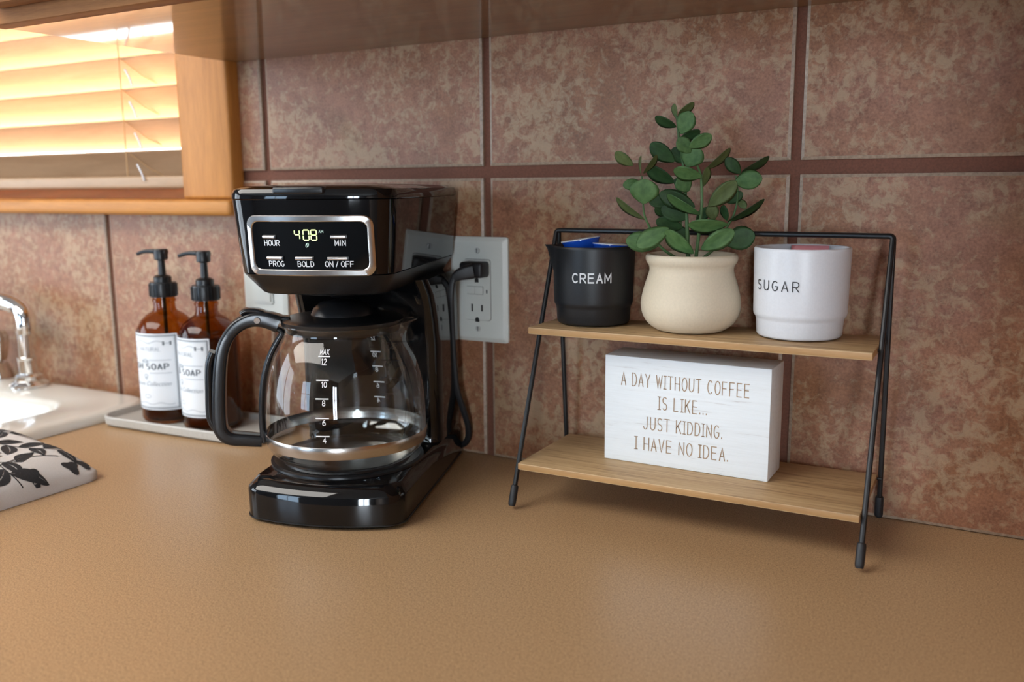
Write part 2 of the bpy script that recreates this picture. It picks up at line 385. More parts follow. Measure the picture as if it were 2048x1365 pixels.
def strokes(lines, wid, contrast=False, sub=0.34):
    """ribbons in 2D; returns verts, faces"""
    V = []; F = []
    for ln in lines:
        L = [ln[0]]
        for a, b in zip(ln, ln[1:]):
            k = max(1, int(math.hypot(b[0]-a[0], b[1]-a[1])/sub))
            for i in range(1, k+1): L.append((a[0]+(b[0]-a[0])*i/k, a[1]+(b[1]-a[1])*i/k))
        n = len(L); closed = math.hypot(L[0][0]-L[-1][0], L[0][1]-L[-1][1]) < 1e-4
        base = len(V)
        for i, p in enumerate(L):
            pa = L[i-1] if i else (L[-2] if closed else p); pb = L[i+1] if i < n-1 else (L[1] if closed else p)
            d1 = Vector((p[0]-pa[0], p[1]-pa[1])); d2 = Vector((pb[0]-p[0], pb[1]-p[1]))
            if d1.length < 1e-9: d1 = d2.copy()
            if d2.length < 1e-9: d2 = d1.copy()
            d1.normalize(); d2.normalize(); T = d1+d2
            T = T.normalized() if T.length > 1e-3 else d1
            c = max(0.45, T.dot(d1)); nv = Vector((-T.y, T.x))
            hw = wid/2/c
            if contrast: hw *= (0.45+0.55*abs(T.y)**1.3)
            px, py = p
            if not closed and i in (0, n-1):
                e = -0.5*wid if i == 0 else 0.5*wid
                if not contrast: px += T.x*e*0.9; py += T.y*e*0.9
            V.append((px+nv.x*hw, py+nv.y*hw)); V.append((px-nv.x*hw, py-nv.y*hw))
        for i in range(n-1):
            k = base+2*i; F.append((k, k+1, k+3, k+2))
    return V, F
def lettering(name, text, fn, cap, mat, parent, w=0.62, track=0.3, wid=0.13, align='c', contrast=False, serif_i=False, sub=0.34, space=None, width=None):
    """fn(u, v) maps metres on the surface to a 3D point; cap = cap height in metres"""
    ln, W = layout(text, w, track, serif_i, space)
    sx = cap if width is None else width/W
    V, F = strokes(ln, wid, contrast, sub)
    o = {'c': -W/2, 'l': 0, 'r': -W}[align]
    return ob(name, pyd([fn((x+o)*sx, y*cap) for x, y in V], F), mat, parent, smooth=False)

# ------------------------------------------------------------------ the wall
Z1, Z2 = 0.3164, 0.4546
wall = struct(ob('wall_back', MB().box(-0.447, 2.2, 0.0045, 0.14, -0.92, 1.55).box(-2.6, -1.40, 0.0045, 0.14, -0.92, 1.55)
              .box(-1.40, -0.447, 0.0045, 0.14, -0.92, 0.277).box(-1.40, -0.447, 0.0045, 0.14, 1.05, 1.55).mesh(), 'grout', smooth=False),
              'kitchen wall of reddish brown grout behind large tiles')
G2 = 0.0046   # half joint
XS = [-1.267, -0.947, -0.6267, -0.316, 0.0, 0.3235, 0.6435]
def tile(poly, shift):
    cx = sum(p[0] for p in poly)/len(poly); cz = sum(p[1] for p in poly)/len(poly)
    b = bmesh.new()
    vs = [b.verts.new((x-cx, 0.0, z-cz)) for x, z in poly]; fc = b.faces.new(vs)
    bmesh.ops.recalc_face_normals(b, faces=[fc])
    if fc.normal.y > 0: fc.normal_flip()
    ex = bmesh.ops.extrude_face_region(b, geom=[fc]); nv = [g for g in ex['geom'] if isinstance(g, bmesh.types.BMVert)]
    nf = [g for g in ex['geom'] if isinstance(g, bmesh.types.BMFace)][0]
    for v in b.verts: v.co.y = 0.006
    for v in nv: v.co.y = 0.0012
    nf.material_index = 1
    r = bmesh.ops.inset_region(b, faces=[nf], thickness=0.0028, depth=0.0, use_even_offset=True)
    for v in nf.verts: v.co.y = 0.0
    for f in b.faces: f.material_index = 1
    nf.material_index = 0
    bmesh.ops.recalc_face_normals(b, faces=b.faces)
    me = bpy.data.meshes.new('tile'); b.to_mesh(me); b.free()
    o = ob('tile', me, ['tile', 'tile_edge'], wall, smooth=False)
    o.location = (cx, 0, cz); return o
for i in range(len(XS)-1):
    a, c_ = XS[i]+G2, XS[i+1]-G2
    if XS[i+1] <= -0.5: tile([(a, 0.001), (c_, 0.001), (c_, 0.2755), (a, 0.2755)], i)
    elif XS[i] < -0.4:
        tile([(a, 0.001), (c_, 0.001), (c_, Z1-G2*1.4), (-0.40, Z1-G2*1.4), (-0.40, 0.2755), (a, 0.2755)], i)
        tile([(-0.40, Z1+G2*1.4), (c_, Z1+G2*1.4), (c_, 0.60), (-0.40, 0.60)], i)
    else:
        tile([(a, 0.001), (c_, 0.001), (c_, Z1-G2*1.4), (a, Z1-G2*1.4)], i)
        tile([(a, Z1+G2*1.4), (c_, Z1+G2*1.4), (c_, Z1+0.318), (a, Z1+0.318)], i)

# ------------------------------------------------------------------ the rest of the room (seen in reflections)
struct(ob('floor', boxm(-2.6, 2.2, -4.3, 0.14, -0.97, -0.92), 'floor', smooth=False))
struct(ob('ceiling', boxm(-2.6, 2.2, -4.3, 0.14, 1.55, 1.6), 'ceiling', smooth=False))
LW = (-2.9, -0.9, -0.45, 1.25)      # wide unseen window added in the left wall for light: y0, y1, z0, z1
struct(ob('wall_left', MB().box(-2.7, -2.6, -4.3, LW[0], -0.92, 1.55).box(-2.7, -2.6, LW[1], 0.14, -0.92, 1.55).box(-2.7, -2.6, LW[0], LW[1], -0.92, LW[2]).box(-2.7, -2.6, LW[0], LW[1], LW[3], 1.55).mesh(), 'white_paint', smooth=False))
w = struct(empty('window_4', (-2.65, (LW[0]+LW[1])/2, LW[2])), 'unseen wide window added in the left wall for light')
hw = (LW[1]-LW[0])/2; H = LW[3]-LW[2]
fr = MB().box(-.03, .03, -hw, -hw+.05, 0, H).box(-.03, .03, hw-.05, hw, 0, H).box(-.03, .03, -hw+.05, hw-.05, 0, .05).box(-.03, .03, -hw+.05, hw-.05, H-.05, H).box(-.02, .02, -.03, .03, .05, H-.05)
ob('window_frame', fr.mesh(), 'frame_white', w, smooth=False)
ob('pane', boxm(-.035, -.03, -hw+.05, hw-.05, .05, H-.05), 'added_pane', w, smooth=False)
lp = tag(empty('ceiling_fill', (-1.25, -1.6, 1.55)), 'flat unseen fill light added on the ceiling of the room', 'light')  # unseen overhead source, added to brighten the counter
ob('housing', boxm(-1.14, 1.14, -.64, .64, -.05, -0.001, .01), 'frame_white', lp)
ob('diffuser', boxm(-1.10, 1.10, -.60, .60, -.06, -.0505, .004), 'fill_light', lp)
struct(ob('wall_right', boxm(2.2, 2.3, -4.3, 0.14, -0.92, 1.55), 'wall_brown', smooth=False))
WIN = [(-2.0, -0.9, -0.25, 1.25), (1.50, 2.05, -0.50, 1.25)]
wf = MB(); xs = [-2.6] + [v for q in WIN for v in q[:2]] + [2.2]
for k in range(0, len(xs), 2): wf.box(xs[k], xs[k+1], -4.3, -4.2, -0.92, 1.55)
for x0, x1, z0, z1 in WIN: wf.box(x0, x1, -4.3, -4.2, -0.92, z0); wf.box(x0, x1, -4.3, -4.2, z1, 1.55)
struct(ob('wall_front', wf.mesh(), 'white_paint', smooth=False))
for k, (x0, x1, z0, z1) in enumerate(WIN):
    w = struct(empty('window_%d' % (k+2), ((x0+x1)/2, -4.25, z0)), 'tall bright window in the wall across the room')
    hw = (x1-x0)/2; H = z1-z0
    fr = MB().box(-hw, -hw+.04, -.03, .03, 0, H).box(hw-.04, hw, -.03, .03, 0, H).box(-hw+.04, hw-.04, -.03, .03, 0, .04).box(-hw+.04, hw-.04, -.03, .03, H-.04, H)
    fr.box(-.012, .012, -.02, .02, .04, H-.04).box(-hw+.04, hw-.04, -.02, .02, H/2-.012, H/2+.012)
    ob('window_frame', fr.mesh(), 'frame_white', w, smooth=False)
    ob('pane', boxm(-hw+.04, hw-.04, -.035, -.03, .04, H-.04), 'sky_pane' if k else 'dim_pane', w, smooth=False)

# ------------------------------------------------------------------ window over the sink
win = struct(empty('window_1', (-0.92, 0.0, 0.277)), 'honey oak framed window over the sink')
def wp(name, me, mat, **k):
    o = ob(name, me, mat, win, **k); o.location = (0.92, 0, -0.277); return o
wp('casing', bevelled(MB().box(-0.447, -0.357, -0.0195, 0.0045, 0.2872, 1.13).mesh(), 0.005, 3), 'casing')
wp('casing', bevelled(MB().box(-1.49, -1.40, -0.0195, 0.0045, 0.2872, 1.13).mesh(), 0.005, 3), 'casing')
wp('head_casing', bevelled(MB().box(-1.40, -0.447, -0.0195, 0.0045, 1.04, 1.13).mesh(), 0.004, 2), 'stool')
wp('window_sill', bevelled(MB().box(-1.52, -0.349, -0.034, 0.0045, 0.2668, 0.2872).mesh(), 0.006, 3), 'stool')
wp('jamb', MB().box(-1.40, -0.447, 0.0045, 0.12, 0.277, 0.2872).mesh(), 'stool', smooth=False)
wp('sash', MB().box(-1.40, -0.447, 0.058, 0.11, 0.2872, 0.338).box(-1.40, -0.447, 0.085, 0.11, 1.01, 1.05).box(-1.40, -1.36, 0.085, 0.11, 0.338, 1.01).box(-0.470, -0.447, 0.085, 0.11, 0.338, 1.01).mesh(), 'stool', smooth=False)  # bottom rail built tall and deep to block light under the blind
wp('pane', MB().box(-1.36, -0.470, 0.112, 0.115, 0.338, 1.01).mesh(), 'clear_pane', smooth=False)

blind = tag(empty('window_blind', (-0.92, 0.03, 0.30)), 'wooden slat blind lowered in the window over the sink', 'blind')
def bp(name, me, mat, par=None, **k):
    o = ob(name, me, mat, par or blind, **k)
    return o
# a slat: 50 mm wide, gently crowned, room edge high and window edge low
sl_n = 8; tilt = math.radians(47); top = []; bot = []
for i in range(sl_n+1):
    u = -0.025+0.05*i/sl_n; h = 0.0016*(1-(u/0.025)**2)
    y = u*math.cos(tilt)+h*math.sin(tilt); z = -u*math.sin(tilt)+h*math.cos(tilt)
    top.append((y, z)); bot.append((y-0.0028*math.sin(tilt), z-0.0028*math.cos(tilt)))
outl = top+bot[::-1]
slat_me = loft([[(x, y, z) for y, z in outl] for x in (-0.468, 0.470)])
slat_me.materials.append(M['slat'])
for k in range(17):
    o = bp('slat', slat_me, 'slat'); o.location = (0, 0, 0.0545-0.0197+0.0418*k - 0.0)
bp('bottom_rail', bevelled(MB().box(-0.468, 0.470, -0.026, 0.018, 0.001, 0.0185).mesh(), 0.004, 3), 'slat')
for x in (0.335, -0.335):
    bp('ladder_cord', tube([(x, -0.0215, 0.0), (x, -0.0215, 0.74)], 0.0008, 6, upv=(1, 0, 0)), 'cordm')
    bp('ladder_cord', tube([(x, 0.022, 0.0), (x, 0.022, 0.74)], 0.0008, 6, upv=(1, 0, 0)), 'cordm')
for k in range(17):
    zz = 0.0348+0.0418*k
    bp('ladder_rung', tube([(0.335, -0.0215, zz+0.018), (0.355, 0.0, zz-0.006), (0.372, 0.016, zz-0.019)], 0.0007, 5, upv=(1, 0, 0)), 'cordm')
for s, (x, z) in enumerate(((0.372, 0.012), (0.372, 0.054), (0.366, 0.096), (0.362, 0.138))):
    bp('cord_knot', sweep([(x-.008, -0.028, z+.022), (x, -0.028, z+.010), (x+.004, -0.028, z)], circ(0.0014, 6), upv=(0, 1, 0)), 'foil')

# ------------------------------------------------------------------ upper cabinet
cab = tag(empty('upper_cabinet', (0.42, -0.15, Z2)), 'oak wall cabinet with a varnished underside above the counter', 'cabinet')
cx0, cx1 = -0.362-0.42, 0.655-0.42
ob('bottom_panel', boxm(cx0+0.001, cx1-0.001, -0.140, 0.1485, 0.0, 0.016), 'cab_under', cab, smooth=False)
ob('side_panel', boxm(cx0, cx0+0.014, -0.140, 0.1485, 0.0161, 0.76), 'cab_front', cab, smooth=False)
ob('side_panel', boxm(cx1-0.014, cx1, -0.140, 0.1485, 0.0161, 0.76), 'cab_front', cab, smooth=False)
ob('face_frame', bevelled(MB().box(cx0-0.002, cx1, -0.160, -0.1405, -0.0008, 0.045).mesh(), 0.0015, 2), 'cab_front', cab)
for k in range(2):
    a = cx0+0.02+k*0.495; d = ob('door', bevelled(MB().box(a, a+0.482, -0.180, -0.1605, 0.012, 0.75).mesh(), 0.004, 2), 'cab_front', cab)
    ob('door_panel', bevelled(MB().box(a+0.06, a+0.422, -0.183, -0.1801, 0.075, 0.69).mesh(), 0.002, 1), 'cab_front', d)

# ------------------------------------------------------------------ countertop with a hole for the sink
SX, SY = -0.522, -0.010       # outer right and back edges of the sink rim
ct = MB(); 
hx0, hx1, hy0, hy1 = -1.33, -0.56, -0.53, -0.045
ct.box(hx1, 0.656, -0.64, 0.004, -0.035, 0.0); ct.box(-2.0, hx0, -0.64, 0.004, -0.035, 0.0)
ct.box(hx0, hx1, -0.64, hy0, -0.035, 0.0); ct.box(hx0, hx1, hy1, 0.004, -0.035, 0.0)
cme = ct.mesh(); b = bmesh.new(); b.from_mesh(cme); bmesh.ops.remove_doubles(b, verts=b.verts, dist=1e-5); b.to_mesh(cme); b.free()
tag(ob('countertop', cme, 'counter', smooth=False), 'brown speckled laminate countertop running along the tiled wall', 'countertop')
base = tag(empty('base_cabinet', (-0.2, -0.3, -0.92)), 'oak base cabinet carrying the laminate countertop', 'cabinet')
ob('carcass', MB().box(-1.8, -1.15, -0.28, 0.28, 0.1, 0.884).box(-0.34, 0.855, -0.28, 0.28, 0.1, 0.884).box(-1.15, -0.34, -0.28, -0.255, 0.1, 0.884).box(-1.8, 0.855, -0.21, 0.28, 0, 0.1).mesh(), 'cab_front', base, smooth=False)
for k in range(4):
    d = ob('door', bevelled(MB().box(-1.78+k*0.595, -1.78+k*0.595+0.58, -0.30, -0.2805, 0.14, 0.86).mesh(), 0.004, 2), 'cab_front', base)
    ob('knob', lathe([(0.0, 0), (0.006, 0), (0.006, 0.012), (0.014, 0.018), (0.012, 0.026), (0, 0.028)], 16), 'chrome', d)
    d.children[0].matrix_local = Matrix.Translation((-1.78+k*0.595+0.53, -0.3, 0.8)) @ Matrix.Rotation(PI/2, 4, 'X')

# ------------------------------------------------------------------ tall cabinet added out of view to shade the right end
tc = tag(empty('shade_cabinet', (0.96, -0.33, -0.92)), 'tall oak pantry cabinet at the end of the counter', 'cabinet')
ob('carcass', MB().box(-0.30, 0.30, -0.32, 0.328, 0.09, 2.36).box(-0.30, 0.30, -0.26, 0.328, 0, 0.09).mesh(), 'cab_front', tc, smooth=False)
for z0, z1 in ((0.11, 1.28), (1.30, 2.34)):
    d = ob('door', bevelled(MB().box(-0.29, 0.29, -0.34, -0.3205, z0, z1).mesh(), 0.004, 2), 'cab_front', tc)
    ob('door_panel', bevelled(MB().box(-0.22, 0.22, -0.343, -0.3402, z0+0.07, z1-0.07).mesh(), 0.002, 1), 'cab_front', d)

# ------------------------------------------------------------------ sink
def rr2(x0, x1, y0, y1, r, n=8):
    return [(x+(x0+x1)/2, y+(y0+y1)/2) for x, y in rrect((x1-x0)/2, (y1-y0)/2, r, n)]
def ring(o, z): return [(x, y, z) for x, y in o]
def ins(x0, x1, y0, y1, r, d): return rr2(x0+d, x1-d, y0+d, y1-d, max(r-d, 0.004))
so = (-1.37, SX, -0.57, SY, 0.06); si = (-1.28, -0.606, -0.50, -0.100, 0.045)
secs = [ring(ins(*so, 0), 0.0006), ring(ins(*so, 0.001), 0.005), ring(ins(*so, 0.005), 0.0105), ring(ins(*so, 0.011), 0.0128), ring(ins(*so, 0.02), 0.0135),
        ring(ins(*si, -0.012), 0.0125), ring(ins(*si, -0.004), 0.0095), ring(ins(*si, 0.002), 0.0), ring(ins(*si, 0.012), -0.12), ring(ins(*si, 0.03), -0.165), ring(ins(*si, 0.07), -0.175)]
sink = tag(empty('sink', (-0.94, -0.29, 0.0)), 'white enamel drop-in sink under the window', 'sink')
so_ = ob('basin', loft(secs, cap0=False), 'sink', sink, ang=50); so_.location = (0.94, 0.29, 0)
dr = ob('drain', lathe([(0, 0), (0.045, 0), (0.045, 0.003), (0.034, 0.004), (0.03, 0.001), (0, 0.001)], 28), 'chrome', sink); dr.location = (0, 0, -0.1745)

# faucet: post with flange and spout going left
fa = tag(empty('faucet', (-0.762, -0.052, 0.0135)), 'chrome faucet with a bent spout on the sink deck', 'faucet')
ob('flange', lathe([(0, 0), (0.027, 0), (0.027, 0.004), (0.021, 0.009), (0.0185, 0.010), (0.0185, 0.016), (0.0145, 0.020), (0, 0.020)], 36), 'chrome', fa)
ob('post', lathe([(0, 0.019), (0.0125, 0.019), (0.0125, 0.042), (0.0105, 0.043), (0.0098, 0.09), (0.0105, 0.106), (0, 0.106)], 28), 'chrome', fa)
ob('spout', sweep(spline([(0.0075, -0.002, 0.080), (0.0085, -0.002, 0.098), (0.003, -0.001, 0.110), (-0.016, 0.002, 0.118), (-0.05, 0.0, 0.124), (-0.12, -0.02, 0.130), (-0.20, -0.09, 0.130), (-0.205, -0.10, 0.10)], 7), circ(0.0135, 18), upv=(0, 1, 0)), 'chrome', fa)
ob('collar', lathe([(0.0128, 0.040), (0.0135, 0.041), (0.0135, 0.044), (0.0105, 0.045)], 28), 'chrome', fa)
kn = empty('tap', (-0.100, 0.009, 0.0)); kn.parent = fa
ob('tap_base', lathe([(0, 0), (0.026, 0), (0.026, 0.006), (0.021, 0.022), (0.018, 0.026), (0, 0.026)], 32), 'chrome', kn)
flt = [((0.021+0.003*math.cos(6*2*PI*i/60))*math.cos(2*PI*i/60), (0.021+0.003*math.cos(6*2*PI*i/60))*math.sin(2*PI*i/60)) for i in range(60)]
ob('tap_knob', loft([[(x*s, y*s, z) for x, y in flt] for s, z in ((0.7, 0.027), (0.85, 0.034), (1.0, 0.055), (1.0, 0.066), (0.8, 0.074), (0.4, 0.077))]), 'chrome', kn)

# ------------------------------------------------------------------ soap tray and bottles
tr = tag(empty('soap_tray', (-0.392, -0.066, 0.0), math.radians(3.5)), 'pale grey shallow oblong tray under the two soap bottles', 'tray')
ts = []
for d, z in ((0.006, 0.0), (0.001, 0.003), (0.0, 0.012), (0.001, 0.0135), (0.0035, 0.0135), (0.0045, 0.012), (0.007, 0.0065), (0.012, 0.005)):
    ts.append(ring(ins(-0.130, 0.130, -0.048, 0.048, 0.026, d), z))
ob('tray_body', loft(ts), 'tray', tr)
def cylmap(R, a0, z0, off=0.0004):
    return lambda u, v: ((R+off)*math.sin(a0+u/R), -(R+off)*math.cos(a0+u/R), z0+v)
def bottle(loc, rz, word, label):
    e = tag(empty('soap_bottle', loc, rz), label, 'bottle', 'amber soap bottles on the tray')
    R = 0.0365
    prof = [(0, 0.0), (R-0.006, 0.0), (R-0.002, 0.002), (R, 0.006), (R, 0.112), (R-0.0015, 0.121), (R-0.007, 0.131), (R-0.014, 0.1375), (R-0.0215, 0.142), (0.0135, 0.146), (0.0132, 0.153), (0.0145, 0.154), (0.0145, 0.157), (0.0132, 0.158), (0.0132, 0.166)]
    ob('glass_body', lathe(prof, 48), 'amber', e)
    k = R-0.003
    lv = 0.116 if word[0] == 'H' else 0.060
    ob('liquid_soap', lathe([(0, 0.003), (k-0.004, 0.003), (k, 0.008), (k, lv), (k-0.001, lv+0.0005), (0, lv+0.0005)], 40), 'soap', e)
    p = ob('pump', lathe([(0.0131, 0.160), (0.0165, 0.160), (0.0168, 0.162), (0.0168, 0.176), (0.016, 0.1785), (0.011, 0.179), (0.011, 0.185), (0.0085, 0.187), (0.0048, 0.188), (0.0043, 0.206), (0.0075, 0.207), (0.0085, 0.208), (0.0085, 0.219), (0.0078, 0.2205), (0, 0.2205)], 32), 'pump', e)
    for q in range(24):   # grip ribs of the collar
        pass
    rib = MB()
    for q in range(30):
        a = 2*PI*q/30; c0, s0 = math.cos(a), math.sin(a)
        pts = []
        for (dr_, dt) in ((0.0164, -0.0007), (0.0176, -0.0004), (0.0176, 0.0004), (0.0164, 0.0007)):
            pts.append((dr_*c0-dt*s0, dr_*s0+dt*c0))
        rib.add([(x, y, 0.1615) for x, y in pts]+[(x, y, 0.1765) for x, y in pts], [(0, 1, 5, 4), (1, 2, 6, 5), (2, 3, 7, 6), (4, 5, 6, 7), (3, 2, 1, 0)])
    ob('collar_ribs', rib.mesh(), 'pump', p, smooth=False)
    a = math.radians(-128) - rz
    d = (math.cos(a+PI/2-PI/2), math.sin(a))
    d = Vector((math.cos(math.radians(197)-rz), math.sin(math.radians(197)-rz), 0))
    pth = [Vector((0, 0, 0.2165))-d*0.008, Vector((0, 0, 0.2175))+d*0.010, Vector((0, 0, 0.2172))+d*0.022, Vector((0, 0, 0.2140))+d*0.033]
    ob('nozzle', sweep(spline(pth, 5), rrect(0.0032, 0.0045, 0.002, 3), scales=[1-0.35*i/15 for i in range(16)]), 'pump', p)
    ob('dip_tube', tube([(0, 0, 0.01), (0, 0, 0.165)], 0.0025, 8, upv=(1, 0, 0)), 'pump', p)
    # wrapped paper label
    lw = 0.086; n = 30; f = cylmap(R, 0, 0, 0.0003)
    vv = [f(-lw/2+lw*i/n, z) for z in (0.019, 0.117) for i in range(n+1)]
    lab = ob('paper_label', pyd(vv, [(i, i+1, n+2+i, n+1+i) for i in range(n)]), 'paper', e)
    def rect(x0, x1, z0, z1, wd, mat='ink_grey'):
        L = [[(x0, z0), (x1, z0), (x1, z1), (x0, z1), (x0, z0)]]
        V, F = strokes(L, wd, sub=0.004); g = cylmap(R, 0, 0, 0.0006); ob('border', pyd([g(*q) for q in V], F), mat, lab, smooth=False)
    rect(-0.0405, 0.0405, 0.0215, 0.1145, 0.0010, 'ink'); rect(-0.0390, 0.0390, 0.023, 0.113, 0.0004)
    def cur(pts, wd, mat='ink_grey'):
        V, F = strokes(pts, wd, sub=0.003); g = cylmap(R, 0, 0, 0.0006); ob('flourish', pyd([g(*q) for q in V], F), mat, lab, smooth=False)
    wave = [(-0.035+0.070*i/30, 0.1065+0.0016*math.sin(i*0.62)) for i in range(31)]
    cur([wave], 0.0006); cur([[(x, 0.0275+(z-0.1065)*0.8) for x, z in wave]], 0.0006)
    for sx in (-1, 1):
        for q in (0.026, 0.0345): cur([[(sx*q, 0.1065), (sx*q, 0.1035)]], 0.0022, 'ink')
        cur([[(sx*0.006, 0.0835), (sx*0.034, 0.0835)], [(sx*0.006, 0.0670), (sx*0.034, 0.0670)]], 0.0006)
    cur([arc(0, 0.0825, 0.004, 0.002, 0, 360, 12), arc(0, 0.0815, 0.0055, 0.0012, 0, 360, 12)], 0.0008)
    cur([arc(0, 0.0630, 0.003, 0.002, 0, 360, 12), arc(0, 0.0600, 0.0018, 0.0014, 0, 360, 10)], 0.0008)
    cur([arc(0, 0.0365, 0.005, 0.0022, 0, 360, 14)], 0.0005)
    lettering('lettering', 'ALL NATURAL', cylmap(R, 0, 0.0950, 0.0006), 0.0050, 'ink_grey', lab, 0.7, 0.34, 0.14, contrast=True, width=0.045)
    lettering('lettering', word, cylmap(R, 0, 0.0718, 0.0006), 0.0070, 'ink', lab, 0.72, 0.40, 0.27, contrast=True, width=0.061)
    script = bpy.data.curves.new('t', 'FONT'); script.body = 'Signature Collection'; script.size = 0.0078; script.align_x = 'CENTER'; script.shear = 0.35
    to = bpy.data.objects.new('t', script); col.objects.link(to); dg = bpy.context.evaluated_depsgraph_get()
    tm = bpy.data.meshes.new_from_object(to.evaluated_get(dg)); bpy.data.objects.remove(to)
    g = cylmap(R, 0, 0.0505, 0.0006)
    for v in tm.vertices: v.co = g(v.co.x, v.co.y)
    tm.materials.clear(); ob('lettering', tm, 'ink_grey', lab, smooth=False)
    return e
bottle((-0.4475, -0.0600, 0.0051), math.radians(2), 'DISH SOAP', 'half empty amber pump bottle labelled dish soap on the grey tray')
bottle((-0.3680, -0.0630, 0.0051), math.radians(-19), 'HAND SOAP', 'full amber pump bottle labelled hand soap on the grey tray')

# ------------------------------------------------------------------ folded towel with leaf print
TX0, TX1, TY0, TY1, TH = -0.517, -0.322, -0.50, -0.256, 0.040
def tz(x, y):
    def e(d, r): 
        q = max(0.0, min(1.0, d/r)); return math.sqrt(max(0, 1-(1-q)**2))
    d1 = TX1-x; d2 = TY1-y; d3 = x-TX0; d4 = y-TY0
    corner = 1-0.42*math.exp(-((TX1-x)**2+(TY1-y)**2)/0.0045)
    h = TH*corner*(0.10+0.90*e(d1, 0.055))*(0.12+0.88*e(d2, 0.03))*(0.2+0.8*e(d3, 0.02))*(0.2+0.8*e(d4, 0.03))
    return 0.0006+h + 0.0012*math.sin(x*70+y*40)*e(d1, .05)*e(d2, .05)
def tedge(u, v):
    r = 0.020   # rounded plan corners
    x = TX0+(TX1-TX0)*u; y = TY0+(TY1-TY0)*v
    cx_, cy_ = TX1-r, TY1-r
    if x > cx_ and y > cy_:
        dx, dy = x-cx_, y-cy_; m_ = max(dx, dy); l = math.hypot(dx, dy)
        if l > 0: x = cx_+dx*m_/l; y = cy_+dy*m_/l
    return x, y
nx, ny = 60, 70; tv = []; tf = []
for j in range(ny+1):
    for i in range(nx+1):
        x, y = tedge(i/nx, j/ny); tv.append((x, y, tz(x, y)))
for j in range(ny):
    for i in range(nx):
        a = j*(nx+1)+i; tf.append((a, a+1, a+nx+2, a+nx+1))
K = len(tv)
for (x, y, z) in list(tv): tv.append((x, y, 0.0004))
rim = [i for i in range(nx+1)]+[j*(nx+1)+nx for j in range(1, ny+1)]+[ny*(nx+1)+i for i in range(nx-1, -1, -1)]+[j*(nx+1) for j in range(ny-1, 0, -1)]
for a, c_ in zip(rim, rim[1:]+rim[:1]): tf.append((a, c_, c_+K, a+K))
for j in range(ny):
    for i in range(nx):
        a = K+j*(nx+1)+i; tf.append((a, a+nx+1, a+nx+2, a+1))
towel = tag(empty('dish_towel', (-0.42, -0.378, 0.0)), 'folded white dish towel printed with black leafy sprigs', 'towel')
def tadd(name, me, mat, **k):
    o = ob(name, me, mat, towel, **k); o.location = (0.42, 0.378, 0); return o
tadd('cloth', fix(pyd(tv, tf)), 'cloth', ang=60)
pr = MB()
def inside(x, y): return TX0+.003 < x < TX1-.0012 and TY0+.003 < y < TY1-.0012
def tp(x, y): 
    x = min(max(x, TX0+.002), TX1-.001); y = min(max(y, TY0+.002), TY1-.001)
    cx_, cy_ = TX1-.02, TY1-.02
    if x > cx_ and y > cy_:
        l = math.hypot(x-cx_, y-cy_)
        if l > .0193: x = cx_+(x-cx_)*.0193/l; y = cy_+(y-cy_)*.0193/l
    return (x, y, tz(x, y)+0.0005)
TAKEN = []
def leafprint(x, y, a, L, W):
    ca, sa = math.cos(a), math.sin(a)
    mx_, my_ = x+ca*L*.55, y+sa*L*.55
    if not (inside(x, y) and inside(x+ca*L*.9, y+sa*L*.9)): return
    if any((mx_-p)**2+(my_-q)**2 < 0.0150**2 for p, q in TAKEN): return
    TAKEN.append((mx_, my_))
    n = 12; m_ = 4
    for s in (1, -1):
        vs = []
        for i in range(n+1):
            q = i/n; w = W*math.sin(PI*min(1, q**0.8))**0.9*(0.9 if s > 0 else 1.05)
            bend = 0.10*L*math.sin(PI*q); g0 = 0.0005*math.sin(PI*min(1, q*1.1)) if q < .85 else 0
            for k in range(m_+1):
                o = (g0+(w-g0)*k/m_ if w > g0 else w)*s+bend
                vs.append(tp(x+ca*q*L-sa*o, y+sa*q*L+ca*o))
        fs = [(i*(m_+1)+k, i*(m_+1)+k+1, (i+1)*(m_+1)+k+1, (i+1)*(m_+1)+k) for i in range(n) for k in range(m_)]
        pr.add(vs, fs if s < 0 else [q[::-1] for q in fs])
def stemprint(pts, wd):
    P = spline([(x, y, 0) for x, y in pts], 10)
    V, F = strokes([[(p.x, p.y) for p in P]], wd, sub=0.002)
    pr.add([tp(*q) for q in V], F)
rt_ = random.Random(4)
def sprig(x, y, a, L, n):
    pts = [(x, y)]; 
    for i in range(1, 6):
        q = i/5; aa = a+0.5*q; pts.append((x+L*q*math.cos(aa), y+L*q*math.sin(aa)))
    pts = [p for p in pts if inside(*p)]
    if len(pts) < 3: return
    stemprint(pts, 0.0012)
    P = spline([(p[0], p[1], 0) for p in pts], 8)
    for i in range(n):
        k = int((i+0.6)/n*(len(P)-2)); d = P[k+1]-P[k]; aa = math.atan2(d.y, d.x)
        s = 1 if i % 2 else -1
        leafprint(P[k].x, P[k].y, aa+s*(0.75+0.25*rt_.random()), 0.026+0.009*rt_.random(), 0.0062+0.002*rt_.random())
    leafprint(P[-1].x, P[-1].y, math.atan2((P[-1]-P[-2]).y, (P[-1]-P[-2]).x), 0.021, 0.006)
